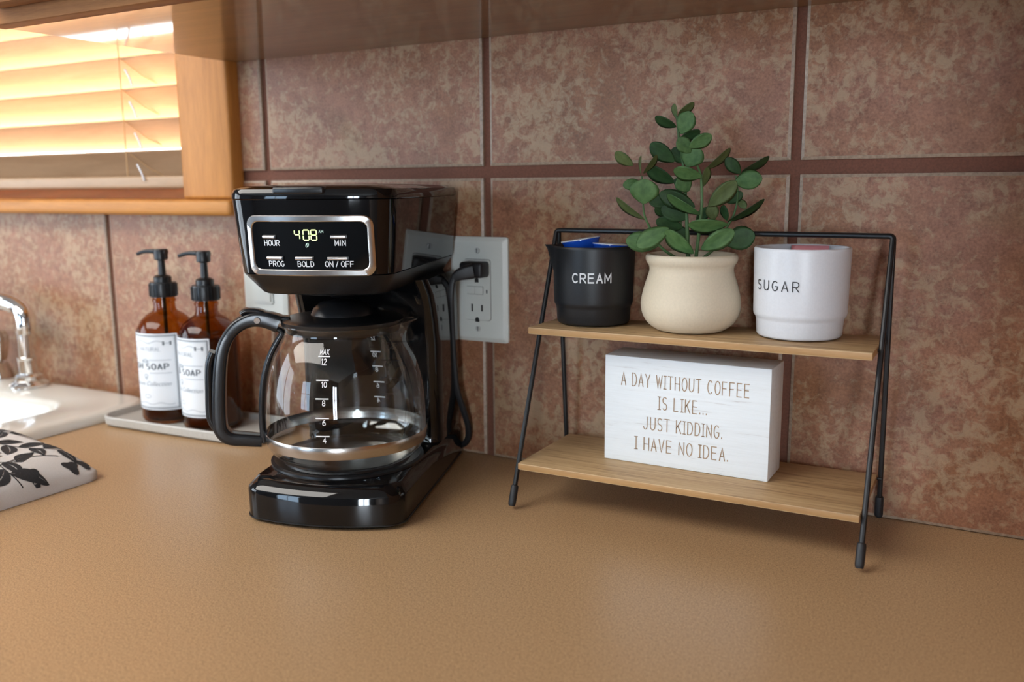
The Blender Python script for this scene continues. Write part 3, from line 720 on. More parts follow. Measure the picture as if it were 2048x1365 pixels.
for (x, y, a, L, n) in ((-0.432, -0.318, 0.08, 0.085, 7), (-0.475, -0.285, -0.20, 0.10, 7), (-0.392, -0.372, 0.35, 0.062, 6), (-0.515, -0.335, 0.20, 0.085, 7), (-0.470, -0.385, 0.0, 0.085, 7),
                        (-0.37, -0.43, 0.8, 0.06, 6), (-0.51, -0.44, 0.1, 0.09, 7), (-0.43, -0.475, 0.05, 0.09, 6), (-0.40, -0.275, -0.25, 0.06, 5), (-0.365, -0.345, -0.4, 0.05, 5), (-0.352, -0.288, -2.0, 0.075, 7), (-0.335, -0.350, -2.0, 0.07, 7), (-0.340, -0.42, -1.9, 0.06, 6)):
    sprig(x, y, a, L, n)
for x, y in ((-0.3375, -0.2700), (-0.334, -0.286), (-0.3315, -0.330), (-0.3315, -0.372), (-0.3315, -0.410), (-0.50, -0.30), (-0.355, -0.455)):
    vs = [tp(x, y)]; 
    fl = [(x+0.0075*(1+.25*math.cos(3*2*PI*i/24))*math.cos(2*PI*i/24), y+0.0075*(1+.25*math.cos(3*2*PI*i/24))*math.sin(2*PI*i/24)) for i in range(24)]
    mid = [(x+(p[0]-x)*.5, y+(p[1]-y)*.5) for p in fl]
    pr.add(vs+[tp(*p) for p in mid]+[tp(*p) for p in fl], [(0, 1+i, 1+(i+1) % 24) for i in range(24)]+[(1+i, 25+i, 25+(i+1) % 24, 1+(i+1) % 24) for i in range(24)])
tadd('leaf_print', pyd(pr.v, pr.f), 'cloth_ink', smooth=True)

# ------------------------------------------------------------------ outlets
def outlet(x, z0, gfci, label):
    e = tag(empty('wall_outlet' if gfci else 'switch_plate', (x, 0.0, z0)), label, 'outlet' if gfci else 'switch')
    ob('cover_plate', loft([[(a, y, b_+0.0577) for a, b_ in rrect(w_, h_, 0.003, 3)] for w_, h_, y in ((0.0362, 0.0577, -0.0006), (0.0362, 0.0577, -0.003), (0.0320, 0.0535, -0.0062), (0.0312, 0.0527, -0.0066))]), 'plate_white', e)
    for z in (0.0147, 0.1007):
        s = ob('screw', lathe([(0, 0), (0.0034, 0), (0.003, 0.0010), (0, 0.0014)], 16), 'screw', e)
        s.matrix_local = Matrix.Translation((0, -0.0066, z)) @ Matrix.Rotation(PI/2, 4, 'X')
        sl = ob('slot', boxm(-0.0003, 0.0003, -0.0024, 0.0024, 0.0011, 0.00155), 'slot_dark', s, smooth=False)
    dk = ob('recess_gap', loft([[(a, y, b_+0.0577) for a, b_ in rrect(0.0169, 0.0337, 0.003, 3)] for y in (-0.0060, -0.0068)]), 'slot_dark', e)
    ob('receptacle_face', loft([[(a, y, b_+0.0577) for a, b_ in rrect(w_, h_, 0.0028, 3)] for w_, h_, y in ((0.0165, 0.0333, -0.0062), (0.0165, 0.0333, -0.0080), (0.0160, 0.0328, -0.0085))]), 'plate_white', e)
    if gfci:
        for zc in (0.036, 0.0795):
            for sx, hh in ((-0.0063, 0.0042), (0.0063, 0.0036)):
                ob('slot', boxm(sx-0.0010, sx+0.0010, -0.0088, -0.0080, zc-hh+0.002, zc+hh+0.002), 'slot_dark', e, smooth=False)
            ob('ground_slot', loft([[(a, y, b_) for a, b_ in [(0.0024*math.cos(t_), zc-0.0105+0.0022*math.sin(t_)) for t_ in [PI*i/8 for i in range(9)]]+[(-0.0024, zc-0.0135), (0.0024, zc-0.0135)]] for y in (-0.0080, -0.0088)]), 'slot_dark', e, smooth=False)
        ob('button_gap', boxm(-0.0125, 0.0080, -0.00862, -0.0080, 0.0528, 0.0617), 'slot_dark', e, smooth=False)
        ob('test_button', boxm(-0.0122, -0.0028, -0.0094, -0.0083, 0.0531, 0.0614, 0.0004), 'plate_white', e)
        ob('reset_button', boxm(-0.0024, 0.0077, -0.0094, -0.0083, 0.0531, 0.0614, 0.0004), 'plate_white', e)
        ob('indicator', boxm(0.0118, 0.0134, -0.0087, -0.0080, 0.0545, 0.0585), 'slot_dark', e, smooth=False)
    else:
        ob('rocker', boxm(-0.0145, 0.0145, -0.0110, -0.0083, 0.0275, 0.0880, 0.001), 'plate_white', e)
    return e
outlet(-0.0090, 0.1318, True, 'white outlet with a black plug beside the coffee maker')
outlet(-0.3265, 0.1318, False, 'white switch plate mostly hidden behind the coffee maker')

# ------------------------------------------------------------------ coffee maker (local frame: front faces -y)
TH_ = math.radians(19)
LO = Vector((-0.108*math.cos(TH_), -0.108*math.sin(TH_), 0))
cm = tag(empty('coffee_maker', LO, TH_), 'glossy black drip coffee maker with a digital clock panel', 'coffee maker')
def outline(w, yf, yb, rf=0.018, rb=0.008, k=2.5, nf=16, nc=8):
    """closed outline: front bulges by k*x^2 from yf at the middle"""
    pts = []
    xf = w-rf
    ysh = yf+k*xf*xf
    for i in range(nf+1):
        x = -xf+2*xf*i/nf; pts.append((x, yf+k*x*x))
    sl = math.atan(2*k*xf)      # slope where the corner starts
    # corner: ellipse-like blend from front to side
    for i in range(1, nc+1):
        t_ = i/nc*PI/2; pts.append((xf+rf*math.sin(t_), ysh+(rf*1.15)*(1-math.cos(t_))+max(0, k)*2*xf*rf*math.sin(t_)*(1-i/nc)*0.6))
    pts += [(w, ysh+rf*1.15+(yb-rb-ysh-rf*1.15)*i/4) for i in range(1, 4)]
    for i in range(nc+1):
        t_ = i/nc*PI/2; pts.append((w-rb+rb*math.cos(t_), yb-rb+rb*math.sin(t_)))
    n = len(pts); left = [(-x, y) for x, y in pts[nf+1:]][::-1]
    pts += left
    return pts
def sec(w, yf, yb, z, **k): return [(x, y, z) for x, y in outline(w, yf, yb, **k)]
YF = -0.2435
# base
bs = [sec(0.072, YF+.004, 0.001, 0.0008), sec(0.0755, YF, 0.003, 0.004), sec(0.0760, YF, 0.003, 0.029), sec(0.0752, YF+.001, 0.003, 0.0315), sec(0.069, YF+.009, 0.0, 0.0385), sec(0.067, YF+.0115, -0.002, 0.0395)]
ob('base', loft(bs), 'black_gloss', cm)
ob('base_seam', loft([sec(0.0765, YF-.0005, 0.003, 0.0036), sec(0.0765, YF-.0005, 0.003, 0.0046)]), 'black_satin', cm)
CC = (-0.004, -0.148)
wpl = ob('warming_plate', lathe([(0.074, 0.0392), (0.074, 0.0415), (0.071, 0.0425), (0.068, 0.0405), (0.062, 0.0405), (0.061, 0.0422), (0, 0.0422)], 56, CC), 'black_satin', cm)
# rear column (water tank)
cs = []
for z, fy, w, k in ((0.0390, -0.074, 0.0738, -4), (0.046, -0.064, 0.0742, -6), (0.06, -0.0600, 0.0744, -8), (0.14, -0.0600, 0.0744, -8), (0.165, -0.066, 0.0744, -8), (0.182, -0.077, 0.0742, -7), (0.196, -0.092, 0.0735, -5), (0.2115, -0.110, 0.070, -3)):
    cs.append(sec(w, fy, 0.002, z, rf=0.012, k=k))
ob('tank_column', loft(cs), 'black_gloss', cm)
# brew housing
hs = [sec(0.056, YF+.024, 0.000, 0.2085), sec(0.058, YF+.021, 0.001, 0.2100), sec(0.0690, YF+.0075, 0.002, 0.2262), sec(0.0696, YF+.0065, 0.002, 0.2272)]
ob('housing_underside', loft(hs), 'black_satin', cm)
hs2 = [sec(0.0690, YF+.0072, 0.002, 0.2273), sec(0.0698, YF+.006, 0.002, 0.2282), sec(0.0725, YF+.0028, 0.002, 0.258), sec(0.0748, YF, 0.002, 0.2915)]
hous = ob('brew_housing', loft(hs2), 'black_gloss', cm)
lid = ob('lid', loft([sec(0.0745, YF+.0006, 0.0015, 0.2918), sec(0.0752, YF-.0003, 0.002, 0.2926), sec(0.0752, YF-.0003, 0.002, 0.2965), sec(0.0735, YF+.002, 0.001, 0.3005), sec(0.067, YF+.009, -0.004, 0.3030), sec(0.03, YF+.06, -0.04, 0.3048)]), 'black_gloss', cm)
ob('lid_grip', bevelled(MB().box(-0.026, 0.020, YF-0.0010, YF+0.012, 0.2958, 0.3028).mesh(), 0.0022, 3), 'black_satin', lid)
def fy(x, z):
    """front surface of the housing"""
    q = (z-0.2282)/(0.2915-0.2282); return YF+0.006*(1-q)+2.5*x*x
def fmap(cx_, cz_, off): return lambda u, v: (cx_+u, fy(cx_+u, cz_+v)-off, cz_+v)
BX, BZ = 0.0022, 0.2528
def panel_grid(w_, h_, r, off, back):
    o = rrect(w_, h_, r, 6); o2 = []
    for (a, b_), (c_, d) in zip(o, o[1:]+o[:1]):
        k = max(1, int(math.hypot(c_-a, d-b_)/0.004))
        o2 += [(a+(c_-a)*i/k, b_+(d-b_)*i/k) for i in range(k)]
    return o2
def bezel(w0, h0, r0, w1, h1, r1, off):
    """rounded ring on the front surface"""
    n = 96; secs_ = []
    def pts(w_, h_, r, of):
        o = rrect(w_, h_, r, 8); per = [0]
        for a, c_ in zip(o, o[1:]+o[:1]): per.append(per[-1]+math.hypot(c_[0]-a[0], c_[1]-a[1]))
        out = []; L = per[-1]; oo = o+[o[0]]
        for i in range(n):
            s = L*i/n; k = max(j for j in range(len(per)) if per[j] <= s); k = min(k, len(o)-1)
            q = (s-per[k])/max(1e-9, per[k+1]-per[k]); x = oo[k][0]+(oo[k+1][0]-oo[k][0])*q; z = oo[k][1]+(oo[k+1][1]-oo[k][1])*q
            out.append(fmap(BX, BZ, of)(x, z))
        return out
    S = [pts(w0, h0, r0, -0.001), pts(w0, h0, r0, off*.6), pts(w0-.0008, h0-.0008, r0-.0008, off), pts(w1+.0008, h1+.0008, r1+.0008, off), pts(w1, h1, r1, off*.6), pts(w1, h1, r1, -0.001)]
    v = [p for s in S for p in s]; f = []
    for j in range(5):
        for i in range(n): f.append((j*n+i, j*n+(i+1) % n, (j+1)*n+(i+1) % n, (j+1)*n+i))
    return fix(pyd(v, f))
ob('bezel', bezel(0.0568, 0.0258, 0.0085, 0.0515, 0.0205, 0.0058, 0.0018), 'steel', cm)
# black display window filling the bezel
n1, n2 = 26, 8; pv = []; pf = []
for j in range(n2+1):
    for i in range(n1+1):
        x = -0.0524+0.1048*i/n1; z = -0.0209+0.0418*j/n2; pv.append(fmap(BX, BZ, 0.0006)(x, z))
for j in range(n2):
    for i in range(n1):
        a = j*(n1+1)+i; pf.append((a, a+1, a+n1+2, a+n1+1))
disp = ob('display_panel', pyd(pv, pf), 'panel_black', cm)
def btn(x, z, w_):
    f_ = fmap(BX+x, BZ+z, 0.0)
    def path(of): return [Vector(fmap(BX, BZ, of)(x-w_/2+w_*i/6, z)) for i in range(7)]
    ob('button_recess', sweep(path(0.0006), rrect(0.0019, 0.0012, 0.0011, 4), upv=(0, 0, 1)), 'black_satin', disp)
    ob('button', sweep([Vector(fmap(BX, BZ, 0.0013)(x-w_/2-0.0008+(w_-0.0006)*i/6, z)) for i in range(7)], rrect(0.00130, 0.0010, 0.00095, 4), upv=(0, 0, 1)), 'button', disp)
def txt(s, x, z, cap, wid=0.17, mat='print_white', **k):
    lettering('lettering', s, fmap(BX+x, BZ+z, 0.0009), cap, mat, disp, 0.62, 0.26, wid, **k)
# photo layout: two rows of buttons, captions beneath
btn(-0.0345, 0.0075, 0.0118); txt('HOUR', -0.0330, 0.0003, 0.0044)
btn(0.0282, 0.0078, 0.0130); txt('MIN', 0.0285, 0.0006, 0.0044)
btn(-0.0303, -0.0105, 0.0150); txt('PROG', -0.0302, -0.0176, 0.0044)
btn(-0.0028, -0.0105, 0.0158); txt('BOLD', -0.0028, -0.0176, 0.0044)
btn(0.0262, -0.0105, 0.0170); txt('ON / OFF', 0.0265, -0.0176, 0.0044, space=0.35)
def seg7(x, z, h, on):
    w_ = h*0.58; g = 0.10*h; S = {'a': [(g, h), (w_-g, h)], 'g': [(g, h/2), (w_-g, h/2)], 'd': [(g, 0), (w_-g, 0)], 'f': [(0, h-g), (0, h/2+g)], 'b': [(w_, h-g), (w_, h/2+g)], 'e': [(0, h/2-g), (0, g)], 'c': [(w_, h/2-g), (w_, g)]}
    V, F = strokes([S[c_] for c_ in on], h*0.115, sub=0.01)
    f_ = fmap(BX+x, BZ+z, 0.0009); ob('digit', pyd([f_(*q) for q in V], F), 'digit', disp, smooth=False)
seg7(-0.0108, 0.0057, 0.0078, 'fgbc'); seg7(-0.0030, 0.0050, 0.0086, 'abcdef'); seg7(0.0038, 0.0050, 0.0086, 'abcdefg')
txt('AM', 0.0128, 0.0112, 0.0024, 0.12, 'digit_dim')
for s in (1, -1):
    V = []; 
    for i in range(13):
        q = i/12; a = math.radians(60); r_ = 0.0026*(q*2-1); w_ = 0.0014*math.sin(PI*q)
        for o_ in (0.0003*s, s*max(w_, 0.0003)): V.append((r_*math.cos(a)-o_*math.sin(a), r_*math.sin(a)+o_*math.cos(a)))
    f_ = fmap(BX-0.0002, BZ+0.0008, 0.0009); ob('bean_icon', pyd([f_(*q) for q in V], [(2*i, 2*i+1, 2*i+3, 2*i+2) for i in range(12)]), 'digit_dim', disp, smooth=False)
# brew basket outlet under the housing
ob('drip_outlet', lathe([(0, 0.1985), (0.010, 0.1985), (0.016, 0.2025), (0.042, 0.2040), (0.046, 0.2095)], 40, CC), 'black_satin', cm)
for sx in (-1, 1):
    for y in (-0.205, -0.02): ob('foot', lathe([(0, 0.0001), (0.008, 0.0001), (0.008, 0.002), (0, 0.002)], 14, (sx*0.055, y)), 'black_mat', cm)
# power cord: from the plug down the side and round the back
def w2l(p):
    p = Vector(p)-LO; c_, s_ = math.cos(TH_), math.sin(TH_); return Vector((p.x*c_+p.y*s_, -p.x*s_+p.y*c_, p.z))
PG = Vector((-0.0090, -0.0086, 0.2115))
cpts = [(-0.0175, -0.0400, 0.2060), (-0.0195, -0.0420, 0.1990), (-0.0205, -0.0430, 0.182), (-0.0225, -0.0390, 0.150), (-0.0235, -0.0350, 0.115), (-0.0235, -0.0300, 0.082), (-0.0205, -0.0220, 0.056), (-0.0190, -0.0150, 0.035), (-0.0240, -0.0095, 0.018), (-0.036, -0.0065, 0.009), (-0.056, -0.0080, 0.006)]
ob('power_cord', sweep([w2l(p) for p in spline(cpts, 7)], rrect(0.0034, 0.0022, 0.0018, 3), upv=(1, 0, 0)), 'black_mat', cm)
pl = ob('plug', bevelled(MB().box(-0.0200, 0.0085, -0.0280, -0.0089, 0.2045, 0.2215).mesh(), 0.0035, 3), 'black_mat', cm)
pl.matrix_local = (Matrix.Translation(LO) @ Matrix.Rotation(TH_, 4, 'Z')).inverted()
pl2 = ob('strain_relief', sweep([Vector(q) for q in ((0.000, -0.030, 0.2125), (-0.007, -0.0345, 0.2110), (-0.0135, -0.0385, 0.2085), (-0.0180, -0.0410, 0.2050))], rrect(0.0075, 0.0060, 0.003, 3), scales=[1.05, 1.0, 0.8, 0.55]), 'black_mat', pl)

# ------------------------------------------------------------------ glass carafe
CW = LO + Vector((CC[0]*math.cos(TH_)-CC[1]*math.sin(TH_), CC[0]*math.sin(TH_)+CC[1]*math.cos(TH_), 0))
vd = Vector((CAM.x-CW.x, CAM.y-CW.y, 0)).normalized()
rz = math.atan2(vd.y, vd.x)+PI/2          # local -y looks at the photograph's camera, +x to the right
ca = tag(empty('coffee_carafe', (CW.x, CW.y, 0.0424), rz), 'empty glass coffee carafe with a black handle on the warming plate', 'carafe')
def cz(z): return z-0.0424
prof = [(0.0, 0.0432), (0.058, 0.0432), (0.0655, 0.0450), (0.0705, 0.0490), (0.0742, 0.0540), (0.0765, 0.0600), (0.0775, 0.0680), (0.0778, 0.080), (0.0773, 0.096), (0.0758, 0.112), (0.0730, 0.127), (0.0690, 0.1400), (0.0640, 0.1510), (0.0590, 0.1595), (0.0565, 0.1650), (0.0560, 0.1690), (0.0575, 0.1735)]
PZ = [(r, cz(z)) for r, z in prof]
def spl2(P, n=4): return [(p.x, p.y) for p in spline([(a, b_, 0) for a, b_ in P], n)]
gp = [PZ[0]]+spl2(PZ[1:], 4)
gme = lathe(gp, 72)
# pull the spout out of the rim on the right side (+x)
for v in gme.vertices:
    if v.co.z > cz(0.152):
        a = math.atan2(v.co.y, v.co.x); w_ = math.exp(-(a/0.30)**2); q = min(1, (v.co.z-cz(0.152))/0.021)
        v.co.x += 0.0135*w_*q**1.6; v.co.z += 0.0015*w_*q**2
gl = ob('glass_jug', gme, 'glass', ca, ang=70)
def prof_r(z):
    for (r0, z0), (r1, z1) in zip(gp, gp[1:]):
        if z0 <= z <= z1 and z1 > z0: return r0+(r1-r0)*(z-z0)/(z1-z0)
    return 0.0775
ob('glass_base_ring', lathe([(prof_r(cz(z))-d, cz(z)) for z, d in ((0.0450, 0.0016), (0.049, 0.002), (0.054, 0.0022), (0.0575, 0.0022))], 64), 'glass_base', ca)
ob('steel_band', lathe([(prof_r(cz(0.0585))+0.0001, cz(0.0585)), (prof_r(cz(0.0585))+0.0007, cz(0.0588)), (prof_r(cz(0.064))+0.0007, cz(0.064)), (prof_r(cz(0.0695))+0.0007, cz(0.0695)), (prof_r(cz(0.0705))+0.0001, cz(0.0705))], 72), 'band_steel', ca)
ob('rim_bead', lathe([(0.0575+0.0008*math.cos(t_), cz(0.0735+.1)+0.0008*math.sin(t_)) for t_ in [2*PI*i/8 for i in range(8)]], 64, closed=True), 'glass', ca)
rb = bpy.data.objects['rim_bead']
for v in rb.data.vertices:
    a = math.atan2(v.co.y, v.co.x); w_ = math.exp(-(a/0.30)**2); v.co.x += 0.0135*w_; v.co.z += 0.0015*w_
# scale marks, front and back
def jug(a0, z0, flip=1, off=0.0004):
    def f_(u, v):
        z = cz(z0)+v; r = prof_r(z)+off; a = a0+flip*u/0.0765; return (r*math.sin(a), -r*math.cos(a), z)
    return f_
def mark(a0, z, length=0.0122):
    V, F = strokes([[(-length/2, 0), (length/2, 0)]], 0.0011, sub=0.003); f_ = jug(a0, z); ob('scale_mark', pyd([f_(*q) for q in V], F), 'glass_print', gl, smooth=False)
for a0 in (-0.285, -0.285+PI-0.18):
    lettering('scale_text', 'MAX', jug(a0, 0.1537), 0.0041, 'glass_print', gl, 0.62, 0.24, 0.17)
    mark(a0, 0.1520)
    lettering('scale_text', '12', jug(a0, 0.1450), 0.0050, 'glass_print', gl, 0.55, 0.2, 0.15)
    for zl, zt, s in ((0.1318, 0.1258, '10'), (0.1155, 0.1095, '8'), (0.0982, 0.0918, '6'), (0.0817, 0.0757, '4')):
        mark(a0, zl, 0.0112); lettering('scale_text', s, jug(a0+0.02, zt), 0.0046, 'glass_print', gl, 0.55, 0.2, 0.15)
# lid
ld = ob('carafe_lid', lathe([(0, cz(0.1660)), (0.0535, cz(0.1660)), (0.0545, cz(0.1700)), (0.0580, cz(0.1745)), (0.0585, cz(0.1775)), (0.0560, cz(0.1790)), (0.0440, cz(0.1795)), (0.030, cz(0.1820)), (0.0275, cz(0.1880)), (0.022, cz(0.1925)), (0.012, cz(0.1950)), (0, cz(0.1955))], 56), 'black_satin', ca)
ob('thumb_lever', sweep(spline([(-0.050, 0, cz(0.1790)), (-0.066, 0, cz(0.1815)), (-0.078, 0, cz(0.1870)), (-0.089, 0, cz(0.1880)), (-0.094, 0, cz(0.1855))], 6), rrect(0.0022, 0.0085, 0.002, 3), upv=(0, 0, 1)), 'handle_black', ld)
# handle: closed loop on the left
hp = spline([(-0.0600, 0, cz(0.1745)), (-0.0720, 0, cz(0.1790)), (-0.0850, 0, cz(0.1795)), (-0.0980, 0, cz(0.1735)), (-0.1085, 0, cz(0.1610)), (-0.1145, 0, cz(0.1440)), (-0.1180, 0, cz(0.1150)), (-0.1195, 0, cz(0.0830)), (-0.1175, 0, cz(0.0720)), (-0.1100, 0, cz(0.0655)), (-0.0950, 0, cz(0.0630)), (-0.0810, 0, cz(0.0610))], 6)
nh = len(hp); scl = []
for i in range(nh):
    q = i/(nh-1); scl.append(1.30-0.42*min(1, q/0.35) if q < 0.35 else (0.88+0.12*math.sin(PI*(q-0.35)/0.65)))
hd = ob('handle', sweep(hp, rrect(0.0064, 0.0092, 0.0034, 4), upv=(0, 0, 1), scales=scl), 'handle_black', ca)
sp = [(-(prof_r(cz(z))+0.0026), 0, cz(z)) for z in (0.060, 0.066, 0.08, 0.096, 0.112, 0.127, 0.140, 0.151, 0.160, 0.168, 0.176)]
ob('handle_strip', sweep(spline(sp, 4), rrect(0.0026, 0.0075, 0.002, 3), upv=(1, 0, 0)), 'handle_black', hd)
ob('handle_grip', sweep(spline([(-0.1215, 0, cz(0.150)), (-0.1255, 0, cz(0.138)), (-0.1270, 0, cz(0.115)), (-0.1275, 0, cz(0.088)), (-0.1230, 0, cz(0.076))], 6), rrect(0.0035, 0.0080, 0.003, 3), upv=(1, 0, 0)), 'handle_black', hd)
sw = ob('screw', lathe([(0, 0), (0.0030, 0), (0.0028, 0.0012), (0.0017, 0.0012), (0.0015, 0.0006), (0, 0.0006)], 18), 'chrome', hd)
sw.matrix_local = Matrix.Translation((-0.0790, -0.0116, cz(0.1795))) @ Matrix.Rotation(PI/2, 4, 'X')

# ------------------------------------------------------------------ wire shelf
SHR = math.radians(1.0)
sh = tag(empty('wire_shelf', (0.2600, -0.1355, 0.0), SHR), 'two tier countertop shelf of oak boards on a black wire frame', 'shelf')
HW = 0.1548; WR = 0.0023
def wframe(name, yfoot, ytop, ztop):
    r = 0.0030; pth = []
    L = Vector((0, ytop-yfoot, ztop)); L.normalize()
    a = Vector((-HW, yfoot, 0.004)); tL = Vector((-HW, ytop, ztop)); tR = Vector((HW, ytop, ztop)); b_ = Vector((HW, yfoot, 0.004))
    pth = [a, a+(tL-a)*0.5, tL-L*r]
    for i in range(1, 5): 
        t_ = i/4*PI/2; pth.append(tL-L*r+L*(r*math.sin(t_))+Vector((1, 0, 0))*(r*(1-math.cos(t_))))
    pth += [tL+Vector((HW, 0, 0)), tR-Vector((r, 0, 0))]
    for i in range(1, 5):
        t_ = i/4*PI/2; pth.append(tR-Vector((r, 0, 0))+Vector((1, 0, 0))*(r*math.sin(t_))-L*(r*(1-math.cos(t_))))
    pth += [tR+(b_-tR)*0.5, b_]
    fr_ = ob(name, tube(pth, WR, 10, upv=(0, 1, 0)), 'wire', sh)
    for s in (-1, 1):
        d = Vector((0, ytop-yfoot, ztop)).normalized(); p0 = Vector((s*HW, yfoot, 0.0035))
        ob('rubber_foot', sweep([p0-d*0.0, p0+d*0.0015, p0+d*0.003, p0+d*0.018, p0+d*0.0195, p0+d*0.020], circ(0.0037, 14), upv=(0, 1, 0), scales=[0.75, 0.95, 1, 1, 0.9, 0.7]), 'black_mat', fr_)
wframe('front_frame', 0.0, 0.0985, 0.2580)
wframe('back_frame', 0.1265, 0.1035, 0.2580)
def board(z1_, y0, y1):
    o = ob('shelf_board', bevelled(MB().box(-HW+0.0028, HW-0.0028, y0, y1, -0.0065, 0).mesh(), 0.0009, 2), ['oak', 'oak_edge'], sh); o.location = (0, 0, z1_)
    for p in o.data.polygons: p.material_index = 1 if abs(p.normal.z) < 0.3 else 0
board(0.0440, 0.0075, 0.1230)
board(0.1705, 0.0300, 0.1150)
for z, y0, y1 in ((0.0407, 0.0155, 0.121), (0.1672, 0.063, 0.111)):
    for s in (-1, 1):
        for y in (y0, y1): ob('peg', tube([(s*(HW+0.0012), y, z), (s*(HW-0.0045), y, z)], 0.0014, 8, upv=(0, 0, 1)), 'wire', sh)

# ------------------------------------------------------------------ block sign
sg = tag(empty('block_sign', (0.2513, -0.0562, 0.0442)), 'whitewashed wooden block sign with a coffee joke on the lower shelf board', 'sign')
ob('block', bevelled(MB().box(-0.0774, 0.0774, -0.0226, 0.0226, 0.0, 0.1010).mesh(), 0.0009, 2), 'signwood', sg)
def smap(u0, v0): return lambda u, v: (u0+u, -0.02285, v0+v)
for s, u0, u1, v0, cap in (('A DAY WITHOUT COFFEE', 0.0168, 0.1362, 0.0738, 0.0120), ('IS LIKE...', 0.0535, 0.0990, 0.0541, 0.0118), ('JUST KIDDING.', 0.0392, 0.1135, 0.0339, 0.0116), ('I HAVE NO IDEA.', 0.0315, 0.1195, 0.0138, 0.0118)):
    lettering('lettering', s, smap((u0+u1)/2-0.0774, v0), cap, 'sign_ink', sg, 0.36, 0.20, 0.072, serif_i=True, space=0.34, width=u1-u0)

# ------------------------------------------------------------------ cups on the upper board
ZS = 0.1708
def cup(name, loc, mat, label, R0, R1, R2, H, spout=None):
    e = tag(empty(name, loc), label, 'cup')
    pr_ = [(0, 0.0012), (R0-0.004, 0.0008), (R0-0.0015, 0.0012), (R0-0.0002, 0.003), (R0+0.0006, 0.0155), (R0+0.0010, 0.0168), (R1-0.0014, 0.0182), (R1-0.0004, 0.0195), (R1, 0.022), ((R1+R2)/2, 0.05), (R2, H-0.003), (R2, H-0.0012), (R2-0.0008, H), (R2-0.0024, H), (R2-0.0032, H-0.0012), (R2-0.0036, H-0.006), (R1-0.004, 0.022), (R0-0.005, 0.012), (0, 0.010)]
    me = lathe(pr_, 64)
    if spout is not None:
        for v in me.vertices:
            if v.co.z > H-0.012:
                a = math.atan2(v.co.y, v.co.x)-spout; a = (a+PI) % (2*PI)-PI; q = (v.co.z-H+0.012)/0.012; w_ = math.exp(-(a/0.20)**2)*q**1.5
                r = math.hypot(v.co.x, v.co.y); k = (r+0.0085*w_)/r; v.co.x *= k; v.co.y *= k; v.co.z += 0.0008*w_
    ob('cup_body', me, mat, e, ang=50); return e
def cupmap(R, a0, z0, slope): return lambda u, v: ((R+slope*v+0.0004)*math.sin(a0+u/R), -(R+slope*v+0.0004)*math.cos(a0+u/R), z0+v)
RC = 0.0395
va = math.atan2(CAM.y+0.0557, CAM.x-0.1506)+PI/2
c1 = cup('cream_cup', (0.1506, -0.0545, ZS), 'cream_cup', 'matt black ceramic pitcher lettered CREAM on the upper shelf board', 0.0350, 0.0378, 0.0393, 0.0745, spout=va+PI)
R = 0.0387
lettering('lettering', 'CREAM', cupmap(R, va-0.050, 0.0425, 0.03), 0.0080, 'print_white', c1, 0.80, 0.38, 0.185, width=0.0360)
va2 = math.atan2(CAM.y+0.0467, CAM.x-0.343)+PI/2
c2 = cup('sugar_cup', (0.3430, -0.0475, ZS), 'sugar_cup', 'satin white ceramic cup lettered SUGAR on the upper shelf board', 0.0360, 0.0392, 0.0402, 0.0775)
lettering('lettering', 'SUGAR', cupmap(0.0397, va2-0.545, 0.0428, 0.02), 0.0080, 'slot_dark', c2, 0.68, 0.50, 0.105, width=0.0405)
# creamer pods standing out of the pitcher
def pod(loc, rx, ry, label):
    e = tag(empty('creamer_pod', loc), label, 'creamer', 'creamer pods in the black pitcher'); e.rotation_euler = (rx, ry, 0)
    ob('pod_body', lathe([(0, -0.020), (0.0125, -0.020), (0.0140, -0.0185), (0.0175, -0.002), (0.0185, -0.0008), (0.0185, 0.0)], 32), 'blue', e)
    ob('foil_lid', lathe([(0, 0.0002), (0.0192, 0.0002), (0.0192, 0.0008), (0.0180, 0.0010), (0, 0.0010)], 32), 'foil', e)
pod((0.1375, -0.0560, ZS+0.0795), math.radians(2), math.radians(-9), 'blue creamer pod tilted on the spout side of the black pitcher')
pod((0.1645, -0.0480, ZS+0.0752), math.radians(-3), math.radians(3), 'blue creamer pod sitting level inside the black pitcher')
def packet(loc, rot, label):
    e = tag(empty('sugar_packet', loc), label, 'packet', 'pink packets in the white cup'); e.rotation_euler = rot
    n = 8; v = []; f = []
    for s in (1, -1):
        for j in range(n+1):
            for i in range(n+1):
                x = -1+2*i/n; z = -1+2*j/n; v.append((0.016*x, s*0.0022*max(0, (1-x**4)*(1-z**4)), 0.026*z))
    for s in range(2):
        for j in range(n):
            for i in range(n):
                a = s*(n+1)**2+j*(n+1)+i; f.append((a, a+1, a+n+2, a+n+1) if s else (a, a+n+1, a+n+2, a+1))
    ob('packet_paper', pyd(v, f), 'pink', e)
packet((0.346, -0.030, ZS+0.0532), (math.radians(-24), 0, math.radians(12)), 'pink paper sweetener packet peeking out of the white cup')
packet((0.334, -0.040, ZS+0.0440), (math.radians(-12), math.radians(8), math.radians(-20)), 'pink paper sweetener packet sunk lower in the white cup')

